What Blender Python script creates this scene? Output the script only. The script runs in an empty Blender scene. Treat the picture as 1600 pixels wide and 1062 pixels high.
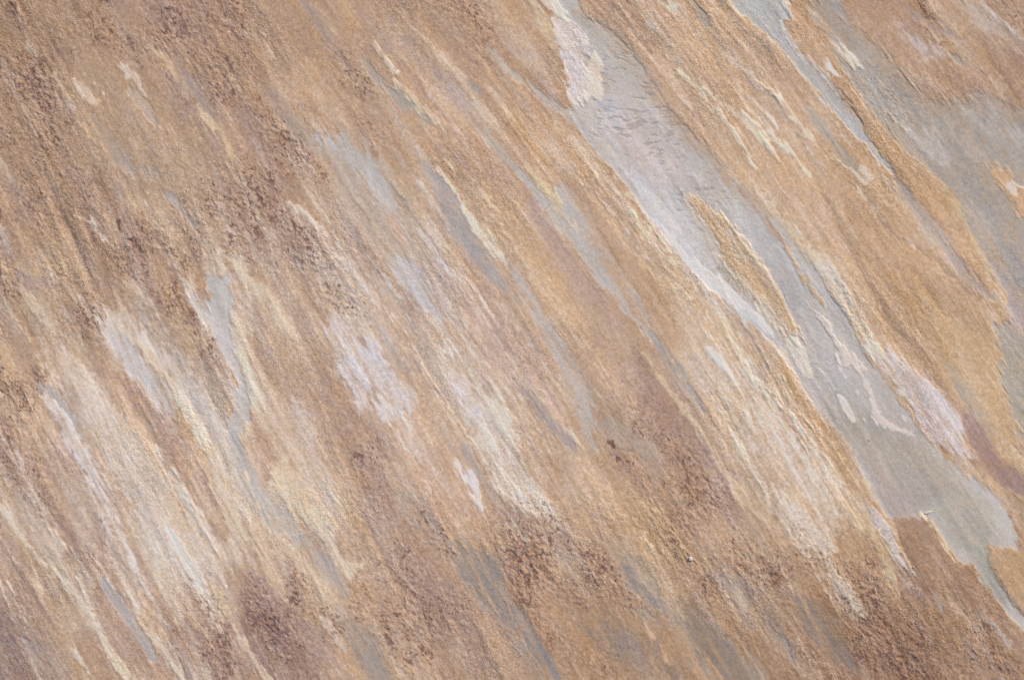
import bpy, math, random
import numpy as np

# ------------------------------------------------------------------ camera, sky, sun
MM = 0.0005                     # one photo pixel on the stone = 0.5 mm (0.8 m across the frame)
PW, PH = 1600.0, 1062.0
scene = bpy.context.scene
cam_d = bpy.data.cameras.new('camera')
cam = bpy.data.objects.new('camera', cam_d)
scene.collection.objects.link(cam)
CAM_H = 1.15
cam.location = (0, 0, CAM_H)
cam.rotation_euler = (0, 0, 0)              # straight down on the slab
cam_d.sensor_width = 36.0
cam_d.lens = 36.0 * CAM_H / (PW * MM)
cam_d.clip_start = 0.01
cam_d.clip_end = 100
scene.camera = cam

SUN_EL, SUN_AZ = math.radians(35), math.radians(50)   # light from the upper right of the frame
world = bpy.data.worlds.new('World')
scene.world = world
world.use_nodes = True
wn = world.node_tree
bg = wn.nodes['Background']
sky = wn.nodes.new('ShaderNodeTexSky')
sky.sky_type = 'NISHITA'
sky.sun_disc = False
sky.sun_elevation = SUN_EL
sky.sun_rotation = math.radians(90) - SUN_AZ
sky.air_density = 1.0
sky.dust_density = 6.0
sky.ozone_density = 0.6
wn.links.new(sky.outputs[0], bg.inputs[0])
bg.inputs[1].default_value = 0.10
sun_d = bpy.data.lights.new('sun', 'SUN')
sun_d.energy = 1.5
sun_d.angle = math.radians(10)
sun_d.color = (1.0, 0.95, 0.88)
sun = bpy.data.objects.new('sun', sun_d)
sun.rotation_euler = (0, math.radians(90) - SUN_EL, SUN_AZ)
scene.collection.objects.link(sun)
vs = scene.view_settings
vs.view_transform = 'Standard'
vs.look = 'None'
vs.gamma = 1.0
vs.use_curve_mapping = False
vs.exposure = 0.0
scene.cycles.use_denoising = False       # keep the grain of the stone
scene.cycles.pixel_filter_type = 'BLACKMAN_HARRIS'
scene.cycles.filter_width = 1.2
LIGHT_GAIN = np.array([0.88, 0.84, 0.825])      # what a white flat stone returns under this sky

# ------------------------------------------------------------------ raster of the stone face
DS = 1.4
U0, U1, V0, V1 = -420.0, 2020.0, -330.0, 1392.0
us = np.arange(U0, U1, DS); vs_ = np.arange(V0, V1, DS)
NX, NY = len(us), len(vs_)
U, V = np.meshgrid(us, vs_)
U = U.astype(np.float32); V = V.astype(np.float32)
rng = np.random.default_rng(11)
fx = np.fft.rfftfreq(NX).astype(np.float32)[None, :]
fy = np.fft.fftfreq(NY).astype(np.float32)[:, None]
f2 = fx * fx + fy * fy

def gn(sig):                                 # gaussian-filtered noise, sigma in photo pixels, unit variance
    s = sig / DS
    n = rng.standard_normal((NY, NX), dtype=np.float32)
    F = np.fft.rfft2(n) * np.exp(-2 * math.pi ** 2 * s * s * f2)
    r = np.fft.irfft2(F, s=(NY, NX)).astype(np.float32)
    return r / r.std()

ANG = np.radians(58 + 2.5 * gn(200) - 2.5 * (U - 800) / 800 + 2 * (V - 531) / 531).astype(np.float32)
DX, DY = np.cos(ANG), np.sin(ANG)
IX, IY = np.meshgrid(np.arange(NX, dtype=np.float32), np.arange(NY, dtype=np.float32))

def upsample2(a, ny, nx):                    # bilinear, half resolution to full
    y = np.clip(np.arange(ny, dtype=np.float32) / 2, 0, a.shape[0] - 1.001); x = np.clip(np.arange(nx, dtype=np.float32) / 2, 0, a.shape[1] - 1.001)
    yi = y.astype(np.int32); xi = x.astype(np.int32); fy_ = (y - yi)[:, None]; fx_ = (x - xi)[None, :]
    r = a[yi] * (1 - fy_) + a[yi + 1] * fy_
    return (r[:, xi] * (1 - fx_) + r[:, xi + 1] * fx_).astype(np.float32)

def smear(src, length, dx=None, dy=None, step=1.0):     # smear noise along the cleavage direction
    dx = DX if dx is None else dx; dy = DY if dy is None else dy
    half = step >= 2.0
    h = length / DS / 2
    ix, iy = IX, IY
    if half:
        src = np.ascontiguousarray(src[::2, ::2]); dx = dx[::2, ::2]; dy = dy[::2, ::2]
        h /= 2; step /= 2; ix = IX[:src.shape[0], :src.shape[1]]; iy = IY[:src.shape[0], :src.shape[1]]
    my, mx = src.shape
    flat = src.ravel()
    acc = np.zeros_like(src)
    for k in np.arange(-h, h + .01, step, dtype=np.float32):
        x = (ix + k * dx).astype(np.int32); np.clip(x, 0, mx - 1, out=x)
        y = (iy + k * dy).astype(np.int32); np.clip(y, 0, my - 1, out=y)
        y *= mx; y += x
        acc += flat.take(y) * np.float32(1 - abs(k) / (h + 1))
    if half: acc = upsample2(acc, NY, NX)
    acc -= acc.mean()
    return acc / acc.std()

grain = gn(1.3)
grain2 = gn(2.6)
dash = smear(gn(1.2), 11)
streakA = smear(gn(1.8), 38)
streakB = smear(gn(4.0), 110, step=2.0)
streakC = smear(gn(10.0), 240, step=4.0)
hueN = smear(gn(7.0), 120, step=3.0)
hueM = gn(45)
blot = smear(gn(16.0), 60, step=3.0)
perp = 2.6 * smear(gn(15), 170, step=4.0) + 1.1 * smear(gn(4.5), 60, step=2.0) + .7 * smear(gn(1.6), 10)
para = 5.0 * smear(gn(4.0), 50, step=2.0) + 4.0 * smear(gn(1.8), 40) + 2.0 * gn(3)
WU = -DY * perp + DX * para
WV = DX * perp + DY * para
fringe = 0.55 * smear(gn(1.3), 30) + 0.5 * streakA + 0.4 * dash + 0.3 * grain2
wispN = .5 * streakA + .9 * smear(gn(2.2), 170, step=2.0) + .5 * smear(gn(1.2), 70)

# ------------------------------------------------------------------ ground colour of the cleaved face, some lens vignette mixed in (sRGB 0-255)
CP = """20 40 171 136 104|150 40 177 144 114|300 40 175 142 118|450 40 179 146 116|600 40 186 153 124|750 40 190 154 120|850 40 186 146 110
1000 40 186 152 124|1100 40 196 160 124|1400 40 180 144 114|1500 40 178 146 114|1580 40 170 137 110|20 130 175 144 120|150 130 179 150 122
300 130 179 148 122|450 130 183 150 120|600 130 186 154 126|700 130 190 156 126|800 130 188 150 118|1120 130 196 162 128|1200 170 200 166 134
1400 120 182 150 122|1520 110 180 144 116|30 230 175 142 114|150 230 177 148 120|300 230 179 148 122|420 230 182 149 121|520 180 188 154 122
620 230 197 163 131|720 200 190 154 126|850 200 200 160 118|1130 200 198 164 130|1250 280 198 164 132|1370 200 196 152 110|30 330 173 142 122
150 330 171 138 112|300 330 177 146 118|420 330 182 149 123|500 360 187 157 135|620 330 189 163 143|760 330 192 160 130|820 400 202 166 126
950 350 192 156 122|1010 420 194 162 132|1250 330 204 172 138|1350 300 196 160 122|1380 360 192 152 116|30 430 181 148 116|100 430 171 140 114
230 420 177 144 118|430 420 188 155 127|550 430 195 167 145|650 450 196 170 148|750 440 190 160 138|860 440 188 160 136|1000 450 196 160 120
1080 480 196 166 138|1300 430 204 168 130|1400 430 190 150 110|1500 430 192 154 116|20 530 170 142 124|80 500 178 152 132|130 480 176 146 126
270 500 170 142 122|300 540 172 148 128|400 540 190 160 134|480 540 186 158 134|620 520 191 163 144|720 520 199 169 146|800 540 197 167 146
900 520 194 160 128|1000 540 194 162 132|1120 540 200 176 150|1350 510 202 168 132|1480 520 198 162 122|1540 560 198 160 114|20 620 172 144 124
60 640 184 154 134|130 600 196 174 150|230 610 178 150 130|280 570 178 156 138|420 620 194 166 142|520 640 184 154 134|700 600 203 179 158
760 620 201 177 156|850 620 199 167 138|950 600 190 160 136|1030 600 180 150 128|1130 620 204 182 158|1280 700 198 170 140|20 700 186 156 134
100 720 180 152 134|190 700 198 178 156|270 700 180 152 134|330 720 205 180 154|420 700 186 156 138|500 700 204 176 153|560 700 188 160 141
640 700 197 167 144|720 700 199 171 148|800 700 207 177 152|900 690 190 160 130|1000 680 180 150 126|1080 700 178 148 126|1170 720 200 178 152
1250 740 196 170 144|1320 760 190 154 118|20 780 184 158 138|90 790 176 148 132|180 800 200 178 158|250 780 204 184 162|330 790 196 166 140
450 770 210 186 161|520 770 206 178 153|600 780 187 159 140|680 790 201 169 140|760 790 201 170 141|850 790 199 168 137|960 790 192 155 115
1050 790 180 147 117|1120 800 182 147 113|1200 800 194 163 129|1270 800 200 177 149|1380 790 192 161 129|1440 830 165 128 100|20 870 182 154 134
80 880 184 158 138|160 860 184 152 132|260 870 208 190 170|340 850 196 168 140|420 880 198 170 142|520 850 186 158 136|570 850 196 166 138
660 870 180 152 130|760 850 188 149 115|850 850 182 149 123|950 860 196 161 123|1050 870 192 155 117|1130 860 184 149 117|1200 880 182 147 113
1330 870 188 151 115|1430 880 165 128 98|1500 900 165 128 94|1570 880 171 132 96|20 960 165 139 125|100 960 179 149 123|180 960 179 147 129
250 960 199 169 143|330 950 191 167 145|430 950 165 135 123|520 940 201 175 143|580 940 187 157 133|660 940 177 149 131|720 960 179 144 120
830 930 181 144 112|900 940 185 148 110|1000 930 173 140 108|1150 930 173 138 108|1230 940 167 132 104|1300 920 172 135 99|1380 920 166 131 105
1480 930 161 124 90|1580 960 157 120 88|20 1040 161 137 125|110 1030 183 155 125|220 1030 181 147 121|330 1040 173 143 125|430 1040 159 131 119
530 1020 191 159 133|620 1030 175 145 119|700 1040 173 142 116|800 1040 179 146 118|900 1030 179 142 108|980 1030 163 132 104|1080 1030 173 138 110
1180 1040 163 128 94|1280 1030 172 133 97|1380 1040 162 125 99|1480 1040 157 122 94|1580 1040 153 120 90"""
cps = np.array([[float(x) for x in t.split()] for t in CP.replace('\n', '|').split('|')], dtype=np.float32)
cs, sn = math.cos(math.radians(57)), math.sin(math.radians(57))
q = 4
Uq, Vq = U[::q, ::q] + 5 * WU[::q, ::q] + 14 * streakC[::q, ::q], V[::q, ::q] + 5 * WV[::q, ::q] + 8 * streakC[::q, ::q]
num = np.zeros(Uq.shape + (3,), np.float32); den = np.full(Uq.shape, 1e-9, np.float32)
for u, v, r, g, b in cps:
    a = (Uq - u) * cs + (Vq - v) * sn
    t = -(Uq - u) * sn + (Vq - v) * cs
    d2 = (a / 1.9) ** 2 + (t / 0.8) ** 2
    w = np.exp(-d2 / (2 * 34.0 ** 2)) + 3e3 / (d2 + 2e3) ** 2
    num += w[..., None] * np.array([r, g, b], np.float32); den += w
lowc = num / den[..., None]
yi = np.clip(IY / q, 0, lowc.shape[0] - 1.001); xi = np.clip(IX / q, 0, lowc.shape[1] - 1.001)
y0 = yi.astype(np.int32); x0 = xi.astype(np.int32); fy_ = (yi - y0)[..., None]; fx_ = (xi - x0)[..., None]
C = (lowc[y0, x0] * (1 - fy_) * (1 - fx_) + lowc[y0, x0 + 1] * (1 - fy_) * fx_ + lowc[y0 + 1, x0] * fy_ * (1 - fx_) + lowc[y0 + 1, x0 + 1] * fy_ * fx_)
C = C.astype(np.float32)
ROUGH = np.full((NY, NX), 0.8, np.float32)
HT = np.zeros((NY, NX), np.float32)
PART = np.zeros((NY, NX), np.int32)
PARTS = [('brown_face', 'pinkish brown and tan cleaved face of the slate')]

def sstep(x, s):
    t = np.clip((x + s) / (2 * s), 0, 1)
    return t * t * (3 - 2 * t)

def catmull(P, closed, n=4):
    P = np.array(P, np.float32); m = len(P)
    if m < 3: return P
    out = []
    for i in range(m if closed else m - 1):
        if closed: a, b, c, d = P[(i - 1) % m], P[i], P[(i + 1) % m], P[(i + 2) % m]
        else: a, b, c, d = P[max(i - 1, 0)], P[i], P[i + 1], P[min(i + 2, m - 1)]
        for k in range(n):
            t = k / n
            out.append(.5 * (2 * b + (c - a) * t + (2 * a - 5 * b + 4 * c - d) * t * t + (3 * b - a - 3 * c + d) * t ** 3))
    if not closed: out.append(P[-1])
    return np.array(out, np.float32)

def window(P, pad):
    a = max(int((P[:, 0].min() - pad - U0) / DS), 0); b = min(int((P[:, 0].max() + pad - U0) / DS) + 1, NX)
    c = max(int((P[:, 1].min() - pad - V0) / DS), 0); d = min(int((P[:, 1].max() + pad - V0) / DS) + 1, NY)
    return slice(c, d), slice(a, b)

def apply(sl, sd, col, soft, fray, op, dh, rough, part, wisp):
    m = sstep(-sd + fray * fringe[sl], soft)
    k = m * op
    if wisp: k = k * np.clip(1 - .18 * wisp + .25 * wisp * wispN[sl], .2, 1)
    k = k[..., None]
    C[sl] = C[sl] * (1 - k) + np.array(col, np.float32) * k
    if rough is not None: ROUGH[sl] = ROUGH[sl] * (1 - m * op) + rough * m * op
    if dh: HT[sl] += .42 * dh * sstep(-sd + fray * fringe[sl], soft + 1.5)
    
    if part:
        if part not in PARTS: PARTS.append(part)
        p = PART[sl]; p[m > 0.5] = PARTS.index(part)
    return m

def stroke(col, pts, soft=2.0, fray=2.5, op=0.9, dh=0.0, rough=None, part=None, warp=1.0, wisp=1.0):
    P = catmull(pts, False)
    sl = window(P, P[:, 2].max() + soft + 3 * fray + 26 * warp)
    x = U[sl] + warp * WU[sl]; y = V[sl] + warp * WV[sl]
    if x.size == 0: return
    sd = np.full(x.shape, 1e6, np.float32)
    for a, b in zip(P[:-1], P[1:]):
        ex, ey = b[0] - a[0], b[1] - a[1]
        t = np.clip(((x - a[0]) * ex + (y - a[1]) * ey) / (ex * ex + ey * ey + 1e-6), 0, 1)
        d = np.hypot(x - a[0] - t * ex, y - a[1] - t * ey) - (a[2] + t * (b[2] - a[2]))
        np.minimum(sd, d, out=sd)
    return apply(sl, sd, col, soft, fray, op, dh, rough, part, wisp)

def poly(col, pts, soft=1.2, fray=1.5, op=1.0, dh=0.0, rough=None, part=None, warp=0.7, edge=0, n=3, wisp=0.25):
    P = catmull(pts, True, n)
    sl = window(P, soft + 3 * fray + 26 * warp)
    x = U[sl] + warp * WU[sl]; y = V[sl] + warp * WV[sl]
    sd = np.full(x.shape, 1e6, np.float32); ins = np.zeros(x.shape, bool)
    m = len(P)
    for i in range(m):
        a, b = P[i], P[(i + 1) % m]
        ex, ey = b[0] - a[0], b[1] - a[1]
        t = np.clip(((x - a[0]) * ex + (y - a[1]) * ey) / (ex * ex + ey * ey + 1e-6), 0, 1)
        np.minimum(sd, np.hypot(x - a[0] - t * ex, y - a[1] - t * ey), out=sd)
        if a[1] != b[1]:
            ins ^= ((a[1] > y) != (b[1] > y)) & (x < ex * (y - a[1]) / ey + a[0])
    sd[ins] *= -1
    return apply(sl, sd, col, soft, fray, op, dh, rough, part, wisp)

# ------------------------------------------------------------------ long continuous veins of the cleavage
SW = np.full((NY, NX), .6, np.float32)
for u, v, r, k in ((150, 150, 260, -.35), (450, 100, 220, -.3), (680, 500, 260, .6), (220, 760, 280, .6), (1180, 700, 240, .3), (850, 350, 200, .2), (1150, 150, 160, .25), (1400, 420, 200, -.45), (1250, 230, 150, -.2), (500, 850, 260, .2), (1450, 950, 200, -.3), (1520, 90, 130, -.2)):
    SW += k * np.exp(-((U - u) ** 2 + (V - v) ** 2) / (2 * r * r))
SW = np.clip(SW * (.75 + .55 * gn(55)), .08, 1.2)
LEDGE = np.zeros((NY, NX), np.float32)
for sg, ln, pale, dark in ((1.8, 230, .40, .22), (4.0, 300, .44, .28), (10.0, 380, .38, .28)):
    t = smear(gn(sg), ln, step=max(2, sg)) + .35 * gn(sg * 5)
    a = sstep(t - .95, .5) * SW; b = sstep(-t - 1.0, .5) * SW
    hue = sstep(smear(gn(sg * 1.5), ln * .8, step=max(3, sg)), .8)[..., None]
    pc = np.array([222, 204, 180], np.float32) * hue + np.array([208, 172, 132], np.float32) * (1 - hue)
    dc = np.array([164, 130, 112], np.float32) * hue + np.array([176, 166, 158], np.float32) * (1 - hue)
    C += (a * pale)[..., None] * (pc - C)
    C += (b * dark)[..., None] * (dc - C)
    LEDGE += (.35 if sg < 3 else .6) * (a - .8 * b)
# ------------------------------------------------------------------ filler streaks (colour veins too small to trace)
R = random.Random(5)
def base_at(u, v):
    return C[min(max(int((v - V0) / DS), 0), NY - 1), min(max(int((u - U0) / DS), 0), NX - 1)].copy()
def trace(u, v, L, w, n=6):                 # a tapering vein that follows the cleavage direction
    pts = [(u, v)]
    for sgn in (-1, 1):
        x, y = u, v
        for k in range(n):
            i = min(max(int((y - V0) / DS), 0), NY - 1); j = min(max(int((x - U0) / DS), 0), NX - 1)
            a = ANG[i, j]
            x += sgn * L / (2 * n) * math.cos(a); y += sgn * L / (2 * n) * math.sin(a)
            pts = pts + [(x, y)] if sgn > 0 else [(x, y)] + pts
    m = len(pts); pk = R.uniform(.2, .6)
    out = []
    for k, (x, y) in enumerate(pts):
        t = k / (m - 1)
        t = t / pk * .5 if t < pk else .5 + (t - pk) / (1 - pk) * .5
        out.append((x, y, max(w * math.sin(math.pi * t) ** .8, .2)))
    return out
for i in range(1150):
    u = R.uniform(U0, U1); v = R.uniform(V0, V1)
    inside = 0 < u < PW and 0 < v < PH
    calm = inside and (u + v * 1.1 < 620)
    L = R.uniform(50, 300); w = R.uniform(1.2, 3.0) if R.random() < .6 else R.uniform(3, 10)
    c0 = base_at(u, v)
    k = R.random()
    if k < .40: c1 = c0 * .4 + np.array((214, 194, 166)) * .6
    elif k < .60: c1 = c0 * .5 + np.array((168, 138, 120)) * .5
    elif k < .82: c1 = c0 * .45 + np.array((204, 162, 120)) * .55
    else: c1 = c0 * .4 + np.array((174, 164, 158)) * .6
    stroke(c1, trace(u, v, L, w), soft=R.uniform(1.5, 3) + w * R.uniform(.2, .9), fray=1.6, op=R.uniform(.35, .85) * (.55 if calm else 1), dh=R.uniform(-.5, .5))

# ------------------------------------------------------------------ palette
GRY = (176, 173, 169); BLU = (178, 178, 179); GRN = (168, 165, 154); LIL = (202, 190, 187)
CRM = (218, 203, 181); WHT = (226, 216, 203); OCH = (200, 160, 118); BRN = (178, 146, 121)
PUR = (164, 138, 126); PAL = (206, 188, 166)

def grey(pts, label, col=GRY, **k):
    d = dict(soft=3.0, fray=3.0, op=.9, dh=-.6, rough=.35); d.update(k); d['soft'] *= 1.7; d['fray'] *= .75; d['op'] = min(1, d['op'] * 1.1)
    pts = [(x, y, w * 1.15 + .8) for x, y, w in pts]
    return stroke(col, pts, part=('grey_streak', label), **d)
def crm(pts, label=None, col=CRM, **k):
    d = dict(soft=1.8, fray=2.2, op=.95, dh=.7, rough=.6); d.update(k); d['soft'] *= 1.4; d['fray'] *= .8; d['fray'] *= .75
    return stroke(col, pts, part=('cream_vein', label) if label else None, **d)
def tint(col, pts, **k):
    d = dict(soft=5.0, fray=4.0, op=.75); d.update(k); d['soft'] *= 1.4; d['fray'] *= .8
    return stroke(col, pts, **d)

# ---- broad pale and brown washes under the veins
for c, o, P in (((206,192,176), .55, [(450,330,6),(500,390,20),(550,460,24),(600,530,18)]), ((202,190,178), .6, [(555,245,14),(610,330,26),(655,420,28),(700,500,20),(740,580,12)]),
                ((211,196,177), .65, [(690,560,10),(730,620,22),(770,690,28),(800,750,28),(840,790,14)]), ((207,190,171), .5, [(640,430,10),(690,500,16),(760,590,16),(810,660,12)]),
                ((209,188,162), .55, [(415,600,8),(458,680,20),(492,760,24),(520,840,14)]), ((201,182,160), .55, [(60,480,8),(110,560,14),(160,640,20)]),
                ((207,186,158), .5, [(330,720,8),(370,800,14),(410,880,12)]), ((203,186,164), .5, [(80,860,10),(130,930,14),(180,1010,14)]), ((208,192,170), .5, [(330,620,6),(372,700,8),(395,760,10),(440,860,12)]),
                ((164,135,119), .5, [(600,820,20),(650,880,36),(700,950,36),(740,1030,30)]), ((170,139,118), .5, [(480,600,6),(530,680,14),(590,770,20),(640,830,14)]), ((204,176,146), .5, [(860,640,10),(900,720,16),(960,800,14)]),
                ((202,164,124), .5, [(780,300,8),(830,380,20),(880,460,20),(920,540,10)]), ((198,160,122), .5, [(640,150,20),(720,240,26),(780,320,14)]), ((196,158,122), .45, [(480,120,20),(540,180,26),(600,240,16)]),
                ((168,138,120), .45, [(380,180,20),(440,260,30),(480,330,18)]), ((170,140,122), .45, [(130,300,30),(200,370,40),(270,450,30)]), ((172,142,124), .5, [(0,700,14),(60,750,26),(110,810,20)])):
    tint(c, P, soft=12, fray=8, op=o)
# ---- thin linked veins through the centre and left
def vein(u, v, k):
    c0 = base_at(u, v)
    tgt = ((220,204,182), (214,198,180), (206,166,126), (168,138,122), (178,170,164), (222,208,190))[k]
    L = R.uniform(140, 420); w = R.uniform(.9, 2.6) if R.random() < .75 else R.uniform(2.6, 5)
    stroke(c0 * .3 + np.array(tgt) * .7, trace(u, v, L, w, 8), soft=R.uniform(1.2, 2.4) + .3 * w, fray=1.2, op=R.uniform(.45, .95), dh=R.uniform(-.4, .8), warp=.7)
for i in range(300):
    z = R.random()
    if z < .42: u, v = R.gauss(660, 130), R.gauss(520, 150)
    elif z < .78: u, v = R.gauss(230, 150), R.gauss(760, 150)
    elif z < .9: u, v = R.gauss(1180, 70), R.gauss(680, 120)
    else: u, v = R.gauss(1160, 80), R.gauss(170, 80)
    vein(u, v, R.choice((0, 0, 1, 2, 2, 3, 4, 5)))
# ---- left and lower left
poly((207,190,170), [(60,545),(110,560),(150,590),(190,640),(230,690),(270,740),(310,800),(330,850),(345,890),(320,920),(280,890),(240,840),(205,790),(170,740),(140,690),(110,640),(80,590)],
     soft=12, fray=7, op=.9, dh=.5, rough=.85, wisp=.8, part=('pale_patch', 'broad rough cream patch at lower left of the slab'))
tint((204,192,178), [(215,800,8),(255,850,22),(290,890,18),(310,920,6)], soft=8, op=.7)
tint((196,188,182), [(270,850,4),(285,880,12),(300,910,5)], op=.6)
tint((174,143,123), [(190,585,4),(220,630,13),(260,685,17),(300,740,18),(332,795,14),(352,850,5)], soft=3.5, op=1.0)
tint((176,146,128), [(140,560,5),(165,590,10),(185,615,5)], op=.7)
tint((208,176,146), [(170,600,3),(200,640,7),(240,700,7),(285,770,6)], op=.7)
crm([(235,690,1.5),(270,740,2.5),(300,795,2)], col=(220,204,184))
crm([(246,705,1.5),(285,752,2.5),(312,800,2.6),(334,850,2.4),(350,895,1)], 'thin pale ridge line at lower left', fray=1, col=(222,206,188), dh=1.4)
grey([(158,494,5),(175,505,13),(192,538,14),(216,575,13),(245,612,10),(272,648,4)], 'blue grey streak beside a cream vein on the left', col=(194,190,185), soft=4)
grey([(205,512,4),(240,548,8),(270,590,11),(300,625,13),(322,652,12),(348,684,11),(368,705,6)], 'grey streak right of the long cream vein on the left', col=(190,183,177), soft=4)
crm([(188,505,4),(215,535,6),(240,570,5),(265,608,6),(298,650,11),(320,692,9),(338,725,3)], 'long cream vein between two grey streaks on the left', col=(222,206,183), fray=3)
crm([(215,530,1.2),(240,565,1.5),(275,620,1.2)], col=(200,160,120), dh=-.3)
grey([(58,598,3),(82,618,6),(105,645,6),(125,675,4),(140,700,2)], 'small grey streak above a pale lilac vein at far left', col=(172,165,160))
crm([(66,614,2),(78,625,6),(96,655,9),(112,690,11),(132,722,12),(148,760,10),(160,800,8),(172,850,3)], 'pale lilac vein running down the far left', col=(211,198,187), fray=4)
crm([(0,685,3),(22,715,5),(40,750,5),(58,790,3)], 'cream vein at the left edge', col=(206,188,166))
crm([(15,434,3),(42,456,5),(62,486,5),(92,524,5),(112,545,3)], 'cream vein by the dark pits at the left edge', col=(208,186,158))
crm([(80,432,3),(108,448,4),(128,470,3),(150,505,2)], col=(208,188,164))
crm([(120,340,2),(136,345,3),(160,370,2.5),(180,395,1)], col=(206,186,164))
crm([(165,425,2),(215,462,2),(252,505,1)], col=(204,182,156))
crm([(215,345,1),(235,375,2),(250,395,1)], col=(208,190,168))
tint((204,174,136), [(0,402,8),(28,418,11),(60,418,8),(96,412,9),(104,422,4)], op=.8)
tint((178,156,150), [(40,440,6),(70,448,8),(60,432,4)], op=.7)
crm([(0,452,3),(20,490,3),(45,530,2)], col=(206,186,160))
tint((212,196,172), [(284,428,6),(300,470,10),(325,520,8)], soft=5, op=.7)
tint((214,196,170), [(330,420,14),(362,415,18),(378,470,14),(380,540,14),(396,620,14),(420,690,10)], soft=6, op=.8)
tint((210,190,164), [(395,450,10),(430,500,12),(462,550,8)], soft=6, op=.6)
tint((212,196,174), [(150,488,10),(200,505,16),(250,560,18),(300,630,18),(345,710,14),(380,800,8)], soft=7, op=.7)
grey([(284,434,2),(298,462,7),(314,488,8),(330,512,7)], 'left prong of the forked grey streak', col=(190,186,181), soft=2.6, fray=1.5)
poly((189,185,180), [(322,434),(340,428),(357,434),(363,465),(362,500),(370,540),(380,590),(388,625),(392,655),(378,648),(368,610),(356,572),(342,548),(333,522),(324,485),(330,460)],
     soft=4.5, fray=2, dh=-.8, rough=.3, part=('grey_streak', 'right prong of the forked grey streak'))
crm([(333,427,6),(352,412,10),(370,412,10),(380,432,8),(395,455,4),(410,480,2)], 'cream cap above the forked grey streak', col=(213,194,167), fray=4, soft=4)
crm([(282,430,2),(289,442,6),(296,455,4)], col=(216,198,172))
crm([(300,455,1.2),(315,478,1.6),(330,492,1)], col=(206,178,146))
crm([(362,488,3),(368,525,8),(380,562,7),(392,605,6),(408,648,4)], 'cream vein beside the forked grey streak', col=(217,198,172), fray=3)
crm([(378,418,4),(402,450,8),(430,490,10),(455,530,8),(470,556,3)], 'cream vein right of the forked grey streak', col=(210,188,158), fray=4, soft=4)
grey([(376,590,6),(378,640,12),(370,668,12),(366,698,9),(384,738,10),(405,775,17),(432,806,19),(462,832,9),(485,848,3)], 'grey streak widening to a dull grey foot', col=(182,178,174), soft=2.8, fray=2.2)
tint((184,150,130), [(398,655,5),(408,690,14),(420,720,14),(415,750,6)], op=.85)
poly((210,188,158), [(424,712),(445,716),(482,750),(512,792),(528,836),(502,826),(462,802),(434,782),(428,750)], soft=4, fray=4, op=.9, dh=.6, rough=.8, part=('pale_patch', 'cream patch right of the dull grey foot'))
crm([(318,690,6),(340,735,9),(362,785,8),(385,845,4)], 'cream band below the long cream vein', col=(212,194,168), fray=3)
crm([(384,740,2),(400,790,3),(425,850,4),(450,900,3)], col=(212,190,160))
tint((204,176,150), [(440,640,10),(470,680,14),(490,720,10)], op=.6)
crm([(465,630,4),(478,660,9),(488,688,8)], col=(212,196,178), soft=5)
tint((190,162,142), [(470,540,10),(500,600,8),(520,660,10)], op=.4)
# lower left fan
crm([(0,786,4),(26,822,5),(52,858,4),(84,894,4),(112,925,5)], 'cream vein from the left edge to the lower left corner', col=(212,196,174))
crm([(20,690,2),(44,735,4),(66,790,4),(84,835,2)], col=(210,192,172))
crm([(130,700,3),(150,742,6),(172,795,7),(196,850,6),(215,890,3)], 'lilac cream vein inside the broad pale patch', col=(212,202,194))
crm([(205,900,2),(232,940,4),(255,985,4),(280,1020,3)], col=(212,184,154))
crm([(255,800,4),(280,850,9),(305,900,8),(330,945,4)], col=(216,204,190), fray=4)
crm([(395,855,2),(420,905,3),(450,960,3),(478,1005,2)], col=(210,184,152))
crm([(150,965,1.5),(165,1000,3),(190,1040,4),(205,1062,3)], col=(218,202,178))
crm([(50,880,2),(62,915,4),(75,950,2)], col=(208,190,168)); crm([(5,880,2),(18,920,3.5),(30,965,2)], col=(206,188,168))
crm([(0,798,3),(15,808,4),(28,826,2)], col=(214,196,170))
crm([(75,828,2),(95,860,3),(120,895,2)], col=(210,192,170))
crm([(92,908,2),(118,928,6),(134,948,7),(152,975,6),(178,1018,6),(212,1066,8)], 'cream vein in the lower left corner', col=(214,196,168), fray=3)
grey([(162,912,3),(186,942,7),(208,975,8),(228,1010,7),(240,1030,3)], 'thin blue grey streak in the lower left corner', col=(172,167,164), soft=1.8, fray=1.5)
crm([(150,880,1.5),(178,915,4),(205,946,5),(222,972,4),(248,1002,8),(272,1035,11),(284,1056,4)], 'cream vein along the blue grey streak, lower left corner', col=(217,199,173), fray=2)
tint((168,138,124), [(60,925,8),(75,945,12),(82,965,9)], op=.85)
tint((172,142,124), [(155,935,8),(185,985,12),(215,1030,12),(235,1060,8)], op=.8)
tint((192,166,134), [(95,945,10),(120,965,14),(140,985,8)], op=.7)
crm([(22,878,1.5),(40,925,2.5),(62,972,2)], col=(206,184,162))
crm([(0,905,1.5),(12,950,2.5),(20,975,1)], col=(200,180,164))
crm([(112,1012,3),(128,1025,5),(142,1042,3)], col=(202,194,184))
grey([(35,1005,4),(48,1030,6),(55,1050,4)], 'faint grey streak near the bottom left corner', col=(176,160,152), op=.7)
tint((150,124,116), [(0,970,10),(15,1010,16),(25,1060,14)], op=.6)
tint((160,132,120), [(285,980,14),(330,1010,18),(350,1050,16)], op=.6)
crm([(330,905,3),(352,945,4),(378,990,4),(405,1040,6),(420,1066,6)], 'cream vein beside the purple pitted patch at bottom left', col=(210,188,158), fray=4)
tint((152,124,116), [(375,900,6),(410,940,24),(450,990,34),(480,1030,26),(470,1062,18)], soft=12, fray=9, op=.6)
crm([(395,860,2),(420,890,5),(445,930,3)], col=(208,180,148))
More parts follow.
